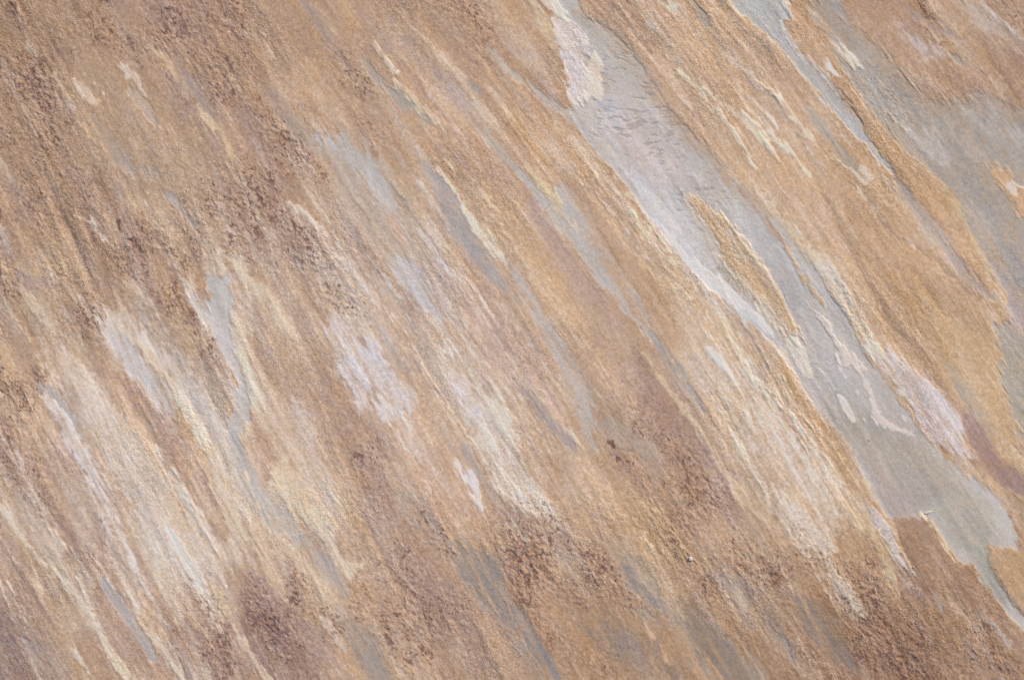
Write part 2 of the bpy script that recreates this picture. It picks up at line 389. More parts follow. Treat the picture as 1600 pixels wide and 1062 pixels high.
crm([(445,850,3),(470,880,9),(498,915,11),(525,948,10),(548,972,4)], 'buff vein right of the purple pitted patch', col=(208,184,150), fray=4, soft=4)
crm([(480,798,8),(505,830,10),(520,860,8),(535,885,7),(560,892,8)], 'pale buff vein ending in a cream blotch', col=(214,196,166), fray=4, soft=4)
crm([(500,960,4),(515,985,5),(540,1015,2)], col=(206,190,172))
grey([(475,845,4),(500,880,8),(522,905,7),(540,940,4)], 'dull grey streak beside the cream blotch', col=(170,158,152), op=.8)
tint((204,172,138), [(555,800,5),(572,840,9),(590,880,6)], op=.8)
tint((172,152,146), [(565,800,4),(590,850,6),(605,880,4)], op=.6)
grey([(545,980,4),(560,1000,11),(580,1025,15),(595,1050,12),(605,1070,8)], 'dull grey smear at the bottom edge', col=(154,144,138), soft=6, op=.9)
tint((196,154,112), [(570,920,3),(595,960,6),(620,1010,6),(640,1050,4)], op=.8)
tint((202,166,130), [(515,1010,5),(545,1040,7),(570,1062,5)], op=.7)

# ---- top left
grey([(262,85,3),(285,118,6),(305,150,10),(330,185,11),(350,210,6)], 'faint grey smear beside a buff vein at top left', col=(167,152,143), op=.75, soft=5)
crm([(218,65,1),(250,85,3),(264,108,4),(290,142,4),(308,172,3),(325,195,7),(345,218,5),(362,250,3)], 'buff vein at top left', col=(206,178,138), fray=2)
crm([(8,125,1.5),(34,163,3),(50,195,2.5),(58,210,1)], 'thin pale vein at the top left edge', col=(208,188,174), fray=1.5)
crm([(42,75,3),(60,90,5)], col=(198,184,172)); crm([(76,102,1),(95,135,2.5),(112,168,1.5)], col=(204,182,164))
tint((172,160,146), [(70,95,6),(90,140,8),(110,170,5)], op=.6)
crm([(112,122,2),(130,140,7),(146,155,8)], col=(206,186,164), fray=5)
crm([(190,104,3),(205,122,6),(224,148,4)], col=(200,184,166), fray=5, dh=1.4)
grey([(202,142,3),(215,158,8),(235,182,6)], 'small smooth grey chip scar at top left', col=(178,160,146), soft=1.5, dh=-1.5)
grey([(152,190,3),(165,210,8),(185,240,10),(205,265,6)], 'faint grey smear at left', col=(164,150,140), op=.75, soft=5)
crm([(128,190,1),(155,225,1.6),(182,262,1.2)], col=(210,172,130))
tint((160,132,120), [(45,55,5),(75,75,14),(105,95,12)], op=.6)
grey([(402,125,3),(425,150,6),(448,180,10),(472,212,11),(500,240,7)], 'dark grey smear left of the smoky grey patch', col=(164,148,136), op=.8, soft=5)
grey([(470,2,4),(495,30,8),(510,48,4)], 'small grey smear at the top edge', col=(164,148,138), op=.8, soft=4)
tint((168,140,124), [(500,55,10),(530,85,18),(560,110,8)], op=.6)
grey([(560,88,1.5),(580,115,6),(605,135,5),(625,152,8),(648,168,5),(672,198,2)], 'thin grey streak below the chipped ridge at top', col=(164,156,146), soft=1.6)
crm([(588,76,2),(602,92,4),(622,115,4)], 'pale chipped ridge near the top', col=(210,190,170), fray=4, dh=2.2)
crm([(600,125,2),(620,132,3),(640,150,3),(655,170,6),(678,190,6),(692,205,3)], 'rough buff ridge below the chipped ridge', col=(206,184,154), fray=4, dh=1.4)
tint((162,134,120), [(540,130,6),(580,165,10),(610,210,12),(640,260,12)], op=.5)
tint((168,144,128), [(650,60,10),(680,110,14),(720,150,12)], op=.4)
grey([(258,300,2),(275,312,5),(290,332,5),(300,345,2)], 'small blue grey fleck at left', col=(160,156,154))
grey([(222,268,3),(238,276,5)], 'tiny grey fleck at left', col=(165,156,150), op=.8)
crm([(190,275,1.5),(205,310,2.5)], col=(206,180,146))
crm([(285,345,1),(330,400,1.6),(345,430,1)], col=(196,172,148))
crm([(360,360,1),(385,385,2),(410,412,1)], col=(206,186,166))

# ---- middle
tint((186,170,156), [(500,225,10),(540,260,28),(560,310,36),(600,360,36),(625,400,26),(645,425,12)], soft=9, fray=6, op=.85, rough=.35)
grey([(505,222,4),(545,240,14),(575,262,18),(600,292,15),(615,325,6)], 'smoky light grey patch in the upper middle', col=(188,183,177), soft=6, fray=4)
crm([(598,270,1),(622,298,2),(648,330,2.4),(665,355,1)], 'thin orange and cream vein beside the smoky grey patch', col=(216,192,158), fray=1.5)
tint((164,150,140), [(610,290,3),(640,325,7),(665,350,3)], op=.7)
grey([(615,400,6),(635,420,13),(655,448,13),(675,475,9),(692,495,3)], 'pale blue grey streak in the middle', col=(194,190,188), soft=3)
tint((200,178,166), [(655,410,4),(675,440,8),(695,470,8)], op=.7)
tint((206,160,124), [(602,345,3),(612,360,6),(622,375,3)], op=.8)
poly((194,176,160), [(450,320),(478,335),(505,368),(540,410),(575,450),(590,480),(570,500),(545,490),(515,440),(485,395),(465,355)], soft=5, fray=5, op=.7, dh=.5, rough=.95, part=('pale_patch', 'rough pale wedge pointing up and left'))
crm([(446,316,2),(470,328,3.5),(500,360,3),(540,410,4),(570,445,5),(590,480,2)], 'pale edge of the rough wedge', col=(206,192,178), fray=2)
crm([(500,382,1),(540,430,2),(590,500,1.5)], col=(212,180,146), fray=1.5)
crm([(566,380,1),(590,415,2.5),(615,450,2),(640,500,1)], col=(216,202,184))
grey([(655,250,4),(680,285,9),(705,325,14),(725,365,15),(750,400,14),(778,432,11),(800,455,7),(815,480,3)], 'slate grey streak left of the bright cream vein', col=(170,161,157), soft=4, fray=3)
crm([(678,255,2),(695,275,4),(715,300,3.5),(735,335,6),(758,368,9),(778,392,7),(792,412,3)], 'bright cream vein in the upper middle', col=(222,206,180), fray=2.5)
crm([(745,285,1.2),(770,320,2),(790,350,1)], col=(214,184,148))
crm([(645,350,1),(665,375,2.5),(690,410,2.5),(720,450,2)], col=(214,198,180))
tint((206,164,128), [(720,380,4),(745,420,8),(770,460,6)], op=.5)
grey([(733,184,2),(765,212,6),(785,240,7),(803,268,5)], 'thin grey streak rising to the upper middle', col=(180,170,158), soft=3)
grey([(725,120,2),(740,135,5),(750,142,2)], 'tiny grey fleck in the upper middle', col=(166,154,142), op=.8)
tint((174,152,142), [(690,120,14),(715,155,20),(740,180,10)], op=.5)
grey([(760,72,1.5),(785,95,6),(812,122,5),(845,148,5),(872,170,6),(898,190,7)], 'thin grey streak joining the big grey band', col=(180,172,162), soft=2.5)
tint((176,156,146), [(845,120,4),(870,150,10),(890,170,6)], op=.7)
# grey streak in the middle right
tint((178,152,138), [(815,282,4),(845,335,14),(880,390,22),(920,450,24),(960,505,18),(990,540,8)], soft=5, op=.85, rough=.4)
poly((182,176,170), [(803,262),(822,290),(845,320),(870,355),(895,385),(920,420),(945,450),(970,480),(992,506),(1012,535),(1026,545),(1022,515),(1008,485),(995,458),(978,436),(964,412),(952,386),(936,358),(918,328),(898,304),(872,292),(850,300),(832,285)],
     soft=2.2, fray=2.5, dh=-1.0, rough=.4, part=('grey_streak', 'long pale grey streak left of the smooth brown band'), edge=.2)
crm([(826,270,4),(845,292,6),(862,302,6),(870,322,5),(880,340,4),(892,346,2)], 'squiggly buff vein on the pale grey streak', col=(210,186,144), fray=2)
tint((190,154,122), [(872,275,8),(915,325,16),(950,385,24),(985,440,26),(1015,490,24),(1050,540,18)], soft=6, op=.8, rough=.45)
for a in (0, 11, 21):
    crm([(918 + a, 262 - a * .3, 1.2), (952 + a, 300, 2.2), (988 + a, 345 - a * .3, 2.4), (1015 + a, 390, 2)], col=(216,192,156), fray=2, op=.7)
for a, l in ((0, 60), (14, 75), (26, 60), (-16, 50)):
    crm([(995 + a, 340 + a, 1), (1010 + a + l * .2, 370 + a, 2.2), (1010 + a + l * .5, 370 + a + l * .8, 1.2)], col=(220,198,166), fray=3, op=.75)
tint((202,160,116), [(830,360,6),(850,410,16),(880,470,16),(900,520,8)], op=.5)
grey([(796,415,3),(822,455,9),(842,492,11),(862,528,10),(880,560,9),(900,600,12),(915,645,9),(925,685,4)], 'grey streak in the centre above the dark speck', col=(182,175,170), soft=3.5, op=.85)
grey([(1016,530,4),(1035,555,6),(1055,582,6),(1075,608,5),(1096,642,2)], 'thin tail of the pale grey streak', col=(166,160,155))
crm([(800,560,3),(816,582,7),(842,615,9),(868,648,10),(890,672,8),(915,697,2)], 'cream vein in the centre of the slab', col=(210,192,168), fray=2.5)
grey([(808,596,3),(835,622,7),(862,655,7),(888,685,8),(905,703,3)], 'painted grey shadow below the central cream vein', col=(166,153,147), soft=2)  # shadow on the left of the cream vein, painted in as grey
tint((198,166,148), [(808,538,4),(832,575,6),(860,615,7),(885,655,4)], op=.8)
tint((190,162,150), [(775,500,4),(800,540,8),(830,580,6)], op=.5)
grey([(940,655,4),(975,680,11),(1005,700,13),(1020,735,9),(1022,755,4)], 'dull grey smear right of the dark speck', col=(168,155,143), soft=7, op=.75)
tint((170,139,122), [(985,560,6),(1030,620,26),(1070,690,34),(1110,750,26),(1150,800,16)], soft=8, op=.85)
crm([(1000,556,1.5),(1030,592,4),(1058,628,6),(1085,664,6),(1102,695,5),(1125,732,4),(1152,766,5),(1185,805,4),(1225,850,2)], 'long buff vein in the middle right', col=(208,182,146), fray=3)
tint((200,166,130), [(962,590,4),(985,640,7),(1005,680,5)], op=.6)
# lilac centre
poly((206,198,193), [(512,498),(528,488),(545,503),(556,528),(582,543),(602,578),(626,600),(648,622),(645,645),(620,648),(602,638),(578,612),(570,652),(553,634),(535,590),(522,552),(510,525)],
     soft=7, fray=4, dh=.6, rough=.75, wisp=.7, op=1.0, part=('lilac_patch', 'pale lilac patch in the centre left'), warp=.9)
crm([(585,615,6),(606,645,12),(628,672,9),(648,706,6),(668,738,2)], 'speckled pale tail of the central lilac patch', col=(213,203,196), fray=5)
tint((182,146,122), [(498,560,3),(520,600,8),(545,640,9),(560,680,8)], op=.75)
tint((172,140,122), [(525,650,5),(550,700,10),(580,750,14),(610,790,10)], op=.5)
tint((206,186,160), [(500,440,5),(530,470,12),(560,510,10)], op=.6)
crm([(698,568,3),(716,590,8),(732,622,13),(746,645,10)], 'pale pinkish patch right of the lilac patch', col=(207,194,184), fray=5, soft=5)
crm([(765,595,2),(778,630,6),(790,668,8),(805,700,5)], 'cream vein right of the pale pinkish patch', col=(214,200,178), fray=5, soft=4)
crm([(700,545,3),(720,560,3)], col=(214,204,192))
grey([(722,695,3),(738,715,8),(750,735,6)], 'small grey smear at the lower centre', col=(176,168,164), soft=2.5)
crm([(712,725,3),(728,740,8),(742,765,8),(752,790,3)], 'small white lilac patch at the lower centre', col=(214,206,202), fray=5)
grey([(745,732,1.5),(768,765,2),(795,800,2),(820,840,1)], 'thin dark line at the lower centre', col=(170,156,146))
tint((206,178,148), [(650,600,8),(690,650,14),(720,690,8)], op=.5)
tint((202,158,118), [(660,640,3),(690,700,8),(715,760,7),(735,800,4)], op=.5)
crm([(800,755,2),(810,770,6),(820,778,2)], col=(226,214,204), fray=3)
tint((217,206,190), [(752,695,8),(785,735,18),(820,770,22),(860,795,12)], soft=8, op=.8, rough=1.0)
tint((208,180,148), [(760,560,6),(800,620,10),(850,700,10)], op=.4)
tint((196,150,108), [(735,805,3),(755,840,7),(770,870,5)], op=.7)
crm([(680,802,2),(705,840,4),(720,858,2)], 'thin orange vein at the lower middle', col=(212,176,134), fray=1.5)
grey([(625,770,4),(650,800,4),(680,830,2)], 'faint grey smear at the lower middle', col=(172,160,154), op=.7)
# lower middle greys
for c, o, P in (((158,148,140), .75, [(715,850,10),(750,890,26),(780,940,22),(815,1000,16),(850,1062,12)]), ((156,147,140), .75, [(940,850,8),(985,885,22),(1015,925,24),(1030,965,12)]),
                ((158,144,132), .75, [(900,975,8),(950,1000,26),(1010,1020,24),(1060,1050,18)]), ((158,146,136), .75, [(1045,940,10),(1085,975,22),(1130,1020,26),(1175,1065,20)]),
                ((158,144,134), .7, [(1125,890,8),(1165,930,18),(1210,975,16),(1240,1010,8)]), ((160,148,140), .6, [(530,950,8),(570,1000,20),(600,1055,18)]), ((166,154,146), .55, [(630,770,6),(680,830,12),(730,880,12)])):
    tint(c, P, soft=9, fray=9, op=o * .9)
for P in ([(990,925,4),(1030,975,10),(1055,1015,5)], [(1090,905,5),(1130,955,9),(1160,1000,5)], [(860,940,5),(900,990,9),(930,1040,5)], [(1180,990,5),(1210,1030,12),(1240,1062,10)]):
    tint((188,146,108), P, soft=4, fray=6, op=.7)
grey([(722,868,8),(745,890,22),(765,925,16),(780,955,9),(800,985,6)], 'smoky grey patch at the bottom centre', col=(148,138,132), soft=6, op=.95)
crm([(752,912,2),(762,930,4),(772,948,2)], 'small orange fleck in the smoky grey patch', col=(202,168,130), fray=1.5)
grey([(792,945,3),(812,968,8),(832,1000,8),(852,1030,9),(872,1058,5)], 'dark grey streak at the bottom edge', col=(140,134,133), soft=2.5)
grey([(950,858,4),(975,872,10),(1000,905,17),(1015,925,14),(1020,945,6)], 'dark grey blotch at the lower right of the centre', col=(145,137,132), soft=6, op=.95)
grey([(1052,945,5),(1080,970,14),(1105,1005,18),(1135,1035,20),(1165,1060,14)], 'dark grey smear at the bottom right of the centre', col=(149,134,122), soft=7, op=.95)
grey([(1130,900,4),(1150,918,9),(1165,938,6)], 'small grey smear at lower right', col=(160,148,136), soft=5, op=.8)
grey([(990,955,3),(1012,968,6),(1030,960,4)], 'short grey smear at the bottom', col=(158,148,136), soft=4, op=.7)
tint((156,134,116), [(915,985,10),(955,1000,24),(1000,1022,24),(1045,1045,16)], soft=7, op=.85)
tint((160,136,118), [(1170,930,10),(1195,960,18),(1230,990,14)], soft=7, op=.7)
tint((194,152,108), [(860,770,8),(910,820,14),(960,880,14)], op=.5)
tint((196,156,112), [(985,780,8),(1040,830,14),(1090,880,12)], op=.5)
crm([(1000,970,2),(1010,990,4),(1018,1008,2)], col=(206,168,134), fray=2); crm([(1105,1015,2),(1120,1040,4),(1135,1060,2)], col=(200,158,116), fray=2)
crm([(1035,1018,2),(1042,1035,3)], col=(204,158,122), fray=2)
tint((204,172,136), [(900,800,6),(960,850,12),(1010,900,12),(1060,950,8)], op=.5)
crm([(985,810,2),(1010,840,3),(1035,875,2)], col=(212,188,160), fray=3)
grey([(1165,800,6),(1180,825,10),(1190,850,5)], 'faint purple grey smear at right', col=(166,150,140), soft=6, op=.6)

# ---- right: pale rough zone beside the big grey band
poly((208,191,170), [(1100,530),(1155,545),(1200,592),(1240,655),(1290,725),(1330,795),(1312,860),(1275,868),(1232,812),(1190,760),(1150,700),(1120,640),(1100,590)],
     soft=12, fray=9, op=.8, dh=.4, rough=1.0, wisp=1.4, part=('pale_patch', 'rough cream patch left of the big grey band'))
for P in ([(1105,538,2),(1128,566,7),(1142,592,5)], [(1132,580,1.5),(1150,612,5),(1162,640,6),(1185,668,3)], [(1148,560,2),(1170,580,5),(1185,600,2)],
          [(1158,640,1),(1172,680,3),(1185,715,1)], [(1245,690,2),(1270,730,4),(1290,765,2)], [(1215,610,1),(1240,640,2.5),(1262,690,1)]):
    crm(P, col=(218,206,190), fray=4, dh=1.0)
for i in range(34):
    vein(R.gauss(1190, 45), R.gauss(690, 85), R.choice((2, 2, 3, 3, 0)))
tint((208,198,188), [(1215,800,6),(1250,820,14),(1280,850,16),(1295,875,6)], soft=6, op=.8, rough=1.0)
tint((172,142,118), [(1180,705,6),(1195,728,12),(1208,752,10)], soft=5, op=.75)
tint((182,166,150), [(1155,660,6),(1180,690,9),(1200,710,5)], op=.6)
tint((192,150,106), [(1215,565,3),(1248,615,7),(1288,680,12),(1318,735,13),(1340,785,9)], soft=4, op=.95)
crm([(1290,645,1),(1320,690,2),(1340,730,2.5),(1360,775,3),(1382,810,4),(1400,838,2)], 'thin buff rim of the big grey band', col=(208,176,136), fray=2)
tint((206,188,164), [(1230,800,14),(1270,850,22),(1300,900,16),(1330,945,9),(1352,970,3)], soft=6, op=.75)
tint((206,186,158), [(1330,770,8),(1365,820,16),(1395,870,13),(1412,915,5)], soft=5, op=.75)
crm([(1282,872,3),(1305,905,7),(1325,930,8),(1340,952,7),(1352,968,2)], 'greyish cream tongue at lower right', col=(190,177,152), fray=2)
crm([(1300,865,1.5),(1325,900,2),(1345,945,2)], col=(202,166,122), dh=.2)
tint((188,153,120), [(1315,825,8),(1328,860,20),(1345,900,20),(1350,930,8)], soft=4, op=.85)
crm([(1318,790,3),(1345,822,5),(1370,845,6),(1382,875,6),(1390,905,7),(1400,925,3)], 'buff vein beside the grey lilac tongue', col=(206,180,142), fray=2.5)
poly((190,180,172), [(1350,792),(1372,798),(1392,826),(1403,856),(1414,878),(1427,899),(1408,886),(1388,862),(1374,832)], soft=2, fray=3, dh=.6, rough=1.0, wisp=1.5, op=.95, part=('lilac_patch', 'speckled grey lilac tongue at lower right'))
stroke((204,164,118), [(1328,790,2),(1352,812,3),(1374,845,3),(1398,880,3),(1415,898,1)], soft=1.5, fray=1.5)
stroke((206,172,130), [(1378,798,2),(1398,830,3),(1410,862,2),(1426,896,1.5)], soft=1.5, fray=1.5)
tint((172,142,124), [(1352,840,3),(1365,858,6),(1375,870,4)], op=.8)
# right bottom brown
poly((164,131,107), [(1385,800),(1440,803),(1465,845),(1490,880),(1516,880),(1542,918),(1582,968),(1620,1010),(1610,1040),(1560,1000),(1510,950),(1450,915),(1425,890),(1405,845)],
     soft=7, fray=5, dh=.4, rough=.6, op=.75, wisp=.8, part=('brown_tongue', 'smooth brown tongue below the greenish grey foot of the band'))
poly((192,182,174), [(1350,790),(1372,797),(1392,826),(1404,856),(1416,880),(1430,902),(1408,887),(1388,862),(1374,832)], soft=2, fray=2, dh=.8, rough=1.0, part=('lilac_patch', 'speckled grey lilac tongue at lower right'), warp=.3)
stroke((208,180,142), [(1338,786,2),(1360,818,4),(1382,852,4),(1404,886,3),(1418,902,1)], soft=1.8, fray=1.5, dh=.7, warp=.4)
stroke((208,176,136), [(1376,794,2),(1397,826,3.5),(1410,860,3),(1430,900,1.2)], soft=1.8, fray=1.5, dh=.7, warp=.4)
stroke((202,188,162), [(1284,868,3),(1306,902,7),(1326,930,8),(1342,954,6),(1354,970,1)], soft=2.5, fray=2, dh=.7, warp=.4)
stroke((208,184,148), [(1335,820,2),(1366,850,4.5),(1382,880,5),(1393,908,5),(1404,930,1.5)], soft=2.5, fray=2, dh=.7, warp=.4)
stroke((168,136,112), [(1312,832,2),(1310,856,3),(1318,884,3),(1330,905,2)], soft=2.5, fray=1.5, op=.8, dh=-.8, warp=.4)
grey([(1240,935,3),(1262,952,12),(1285,975,13),(1305,1005,12),(1325,1035,8),(1345,1055,3)], 'dark grey streak at the bottom right', col=(146,130,120), soft=4, op=.95)
grey([(1200,970,2),(1212,988,5),(1228,1012,5)], 'short dark grey streak at the bottom right', col=(158,146,136), soft=3)
grey([(1452,925,2),(1462,942,5),(1470,950,2)], 'tiny grey fleck at bottom right', col=(158,146,134), soft=3, op=.8)
crm([(1470,965,1.5),(1485,990,3),(1498,1020,3)], col=(198,156,104), fray=2); crm([(1530,975,2),(1548,1000,4),(1562,1030,2)], col=(202,160,106), fray=2)
crm([(1522,955,3),(1545,970,5),(1570,1000,4)], col=(178,166,156), fray=4)

# ---- top right background streaks
tint((202,164,124), [(1020,70,4),(1070,120,14),(1120,190,16),(1170,260,16),(1210,320,10)], op=.5)
for P, c in (([(1045,85,1),(1080,130,3.5),(1110,165,4),(1145,210,5),(1185,262,3)], (216,196,164)), ([(1130,165,2),(1160,190,5),(1195,222,5),(1220,250,2)], (216,196,166)),
             ([(1120,68,1.5),(1150,95,3.5),(1195,140,3),(1240,190,4),(1290,240,4),(1330,270,3)], (212,190,160)), ([(1030,2,2),(1050,12,6),(1068,14,2)], (212,192,162)),
             ([(1180,185,1.5),(1220,225,2.2),(1262,268,2)], (222,202,174)), ([(1150,130,1),(1190,170,2.5),(1215,200,1.5)], (220,202,176)),
             ([(1165,190,1),(1185,205,2),(1212,238,1.4)], (224,204,178)), ([(1085,120,1),(1110,150,2),(1130,175,1)], (216,190,154))):
    crm(P, col=c, fray=3.5)
crm([(1186,132,1),(1200,146,2.4),(1216,160,1)], 'small white chip ridge at upper right', col=(228,214,196), fray=1, dh=2.6)
grey([(1082,2,2),(1096,22,4),(1112,40,2)], 'thin grey streak at the top edge', col=(174,162,150), soft=2)
grey([(1262,175,2),(1285,205,6),(1310,235,8),(1335,268,5)], 'speckled grey streak in the upper right', col=(172,160,148), soft=3, fray=4)
poly((208,188,160), [(1195,305),(1215,320),(1245,360),(1290,415),(1320,455),(1355,520),(1330,515),(1300,480),(1270,455),(1240,420),(1215,380),(1200,345)], soft=6, fray=8, op=.85, dh=.4, rough=1.0,
     part=('pale_patch', 'rough cream band right of the big grey band'))
tint((216,200,178), [(1255,385,5),(1280,410,12),(1305,445,8)], op=.7)
tint((170,140,118), [(1290,308,2),(1306,335,5),(1330,385,5),(1345,425,5),(1368,462,6),(1395,500,5),(1422,535,5),(1455,575,4)], soft=3, fray=2, op=.85, dh=-1.6)
tint((176,144,118), [(1330,290,2),(1362,328,4),(1400,362,4),(1440,392,3),(1470,416,3),(1500,446,4),(1535,472,4)], soft=2.5, fray=2, op=.85, dh=-1.4)
crm([(1310,255,3),(1345,275,7),(1362,285,4)], 'rough whitish patch in the ochre at right', col=(210,196,176), fray=5)
crm([(1340,300,1.5),(1362,322,4),(1380,345,2)], col=(214,190,156), fray=3)
crm([(1405,362,1),(1422,372,2.5),(1430,390,1.5)], col=(214,192,172), fray=2)
tint((194,154,116), [(1350,330,10),(1385,385,24),(1420,440,26),(1450,500,16)], soft=8, op=.5, rough=.6)
tint((208,174,132), [(1450,480,14),(1490,530,22),(1520,590,20),(1560,650,14)], soft=8, op=.6)
# top right corner
tint((198,182,174), [(1400,30,3),(1425,58,8),(1450,78,10),(1475,88,5)], op=.75)
grey([(1400,-4,4),(1422,18,6),(1450,34,6),(1490,52,4)], 'purple grey streak at the top right', col=(162,142,132), soft=4, op=.85)
grey([(1500,-5,4),(1528,18,7),(1556,36,9),(1585,58,8),(1605,78,6)], 'grey streak in the top right corner', col=(170,158,150), soft=3)
crm([(1540,2,1.5),(1570,30,3),(1600,62,3)], col=(196,182,172), fray=2)
crm([(1445,10,1),(1470,30,2),(1500,46,1.5)], col=(206,172,124), fray=3)
grey([(1484,84,2),(1495,94,3),(1504,102,2)], 'short grey notch at the top right', col=(168,156,148), soft=1.5, dh=-1.5)
tint((186,168,160), [(1560,120,6),(1600,150,8),(1640,180,6)], op=.5)
# grey wedge on the right
poly((164,157,148), [(1262,8),(1285,50),(1302,90),(1330,128),(1360,165),(1390,205),(1420,240),(1450,268),(1478,298),(1492,322),(1503,342),(1511,366),(1530,400),(1546,430),(1566,462),(1580,495),(1560,520),(1555,560),(1566,592),(1576,626),(1586,660),(1598,702),(1640,760),(1720,760),(1720,190),(1600,166),(1545,150),(1500,152),(1462,158),(1440,140),(1412,112),(1392,90),(1372,66),(1345,45),(1325,22),(1312,-6),(1275,-8)],
     soft=8, fray=4, dh=-1.8, rough=.36, wisp=.5, part=('grey_wedge', 'wide grey wedge along the right edge'), n=2)
tint((178,178,176), [(1310,70,6),(1335,110,16),(1365,150,16),(1385,185,8)], soft=7, op=.7)
tint((166,156,143), [(1415,110,8),(1445,165,14),(1475,215,16),(1500,255,14),(1520,290,8)], soft=8, op=.75)
tint((166,160,152), [(1540,190,12),(1575,220,22),(1620,250,24)], soft=10, op=.7)
tint((158,152,150), [(1555,330,14),(1580,390,24),(1600,450,26),(1620,500,20)], soft=12, op=.8)
tint((174,154,152), [(1570,468,8),(1590,490,14),(1615,505,12)], soft=6, op=.7)
tint((160,155,142), [(1575,540,10),(1595,590,18),(1615,650,14)], soft=8, op=.7)
tint((190,154,124), [(1556,505,4),(1580,512,6),(1605,520,6)], soft=6, op=.5)
tint((160,154,148), [(1460,260,6),(1500,300,8),(1540,360,8),(1560,420,6)], soft=7, op=.5)
tint((180,152,128), [(1318,15,4),(1350,48,9),(1385,85,10),(1420,122,10),(1455,152,9)], soft=9, fray=6, op=.8)
tint((176,150,130), [(1440,146,8),(1490,156,11),(1545,156,11),(1610,172,10)], soft=10, fray=6, op=.75)
tint((180,152,126), [(1470,170,3),(1510,215,7),(1550,265,8),(1580,310,5)], soft=9, op=.5)
tint((182,166,152), [(1300,60,3),(1340,120,5),(1400,190,6),(1440,240,4)], soft=6, op=.5)
for c, o, P in (((186,164,142), .5, [(1350,90,4),(1400,150,9),(1450,210,10),(1500,280,8)]), ((182,180,178), .6, [(1400,160,5),(1440,205,10),(1480,250,9)]), ((188,172,154), .5, [(1480,180,6),(1520,230,10),(1550,290,8)]),
                ((184,166,148), .45, [(1500,300,5),(1540,360,10),(1570,430,10)]), ((182,178,174), .5, [(1500,170,8),(1560,190,12),(1610,215,10)]), ((176,160,158), .5, [(1540,400,6),(1570,450,12),(1600,480,10)]), ((176,164,146), .5, [(1560,540,5),(1585,600,8),(1600,650,8)])):
    tint(c, P, soft=7, fray=6, op=o)
poly(OCH, [(1548,258),(1572,264),(1592,288),(1612,304),(1620,352),(1598,340),(1580,322),(1566,300),(1556,284)], soft=4, fray=3, dh=1.8, rough=.7, part=('ochre_patch', 'ochre patch on the grey wedge at the right edge'))
crm([(1566,284,2),(1582,295,6),(1600,298,4)], col=(206,192,180), fray=3)
crm([(1262,8,1),(1290,40,2.6),(1320,74,3),(1342,100,3.4),(1357,114,1)], 'cream vein at the top of the grey wedge', col=(218,200,174), fray=2)
crm([(1283,55,1.5),(1305,78,4),(1322,92,5),(1336,102,3)], 'short cream vein at the top of the grey wedge', col=(218,196,168), fray=2.5)
crm([(1394,172,1),(1408,185,3),(1426,202,2.5)], col=(204,188,170), fray=2)
tint((202,160,116), [(1330,28,2),(1350,40,6),(1372,55,6),(1360,35,4)], op=.5)
tint((205,162,112), [(1380,235,8),(1440,300,12),(1490,350,6)], op=.5)
stroke((206,170,120), [(1385,195,2),(1430,245,3),(1480,300,3),(1505,345,3),(1540,415,4),(1568,465,3)], soft=2.5, fray=2, op=.75, dh=.6)
# grey streak 2 and the ochre strip
poly((178,178,176), [(1138,-8),(1160,25),(1190,55),(1212,76),(1240,102),(1265,132),(1290,160),(1315,190),(1345,218),(1372,248),(1398,288),(1394,262),(1376,234),(1352,200),(1340,174),(1322,150),(1300,130),(1272,105),(1242,70),(1226,42),(1231,25),(1222,-8)],
     soft=2.5, fray=2, dh=-1.8, rough=.28, part=('grey_streak', 'long blue grey streak at the top right beside the ochre strip'), edge=.2)
tint((196,158,120), [(1240,0,9),(1262,60,15),(1300,112,14),(1345,165,15),(1390,225,18),(1430,275,16)], soft=3, fray=2.5, op=.75)
crm([(1223,-4,2),(1232,18,4),(1240,32,2)], col=(220,204,184), fray=1.5)
crm([(1222,40,3),(1230,56,5),(1248,84,4),(1270,106,7),(1290,122,6),(1302,134,2)], 'cream rim of the blue grey streak', col=(222,206,186), fray=2.2)
crm([(1281,86,3),(1290,104,4.5),(1303,115,3.5),(1318,128,1.2)], 'white flake in the ochre strip', col=(224,212,200), fray=1.5)
grey([(1395,282,4),(1418,312,8),(1445,342,9),(1468,370,6),(1488,400,7),(1510,432,9),(1532,455,7),(1550,475,4)], 'purple grey streak in the ochre at right', col=(166,154,148), soft=4, dh=-1.2)
tint((180,166,150), [(1430,330,4),(1445,360,9),(1450,385,6)], op=.7)

# ---- the big grey band
poly((184,180,175), [(866,-10),(880,60),(888,120),(890,165),(900,198),(922,228),(945,252),(962,268),(986,305),(1010,335),(1035,366),(1060,398),(1086,422),(1110,450),(1136,471),(1160,495),(1182,516),(1204,536),(1226,562),(1241,585),(1256,606),(1280,640),(1309,671),(1334,706),(1350,742),(1368,780),(1392,806),(1440,806),(1456,820),(1471,846),(1486,868),(1500,878),(1522,884),(1540,910),(1562,937),(1590,972),(1630,1020),(1640,990),(1600,960),(1580,934),(1562,905),(1548,880),(1546,850),(1560,855),(1576,852),(1592,858),(1588,830),(1576,800),(1600,798),(1600,782),(1560,765),(1530,747),(1500,727),(1466,702),(1440,676),(1424,652),(1400,624),(1376,586),(1346,550),(1326,502),(1302,466),(1285,440),(1260,405),(1235,374),(1212,345),(1186,318),(1160,290),(1136,262),(1110,236),(1075,200),(1046,168),(1022,132),(1002,108),(986,84),(965,58),(936,38),(906,18),(898,-10)],
     soft=3.4, fray=1.6, dh=-1.6, rough=.2, part=('grey_band', 'big smooth grey band crossing the slab from the top to the lower right'), n=2, edge=.3)
tint((178,166,152), [(905,20,8),(945,55,16),(985,105,16),(1020,150,12)], soft=10, op=.75)
tint((178,160,146), [(1015,140,4),(1050,185,10),(1090,235,10),(1130,275,6)], soft=7, op=.75)
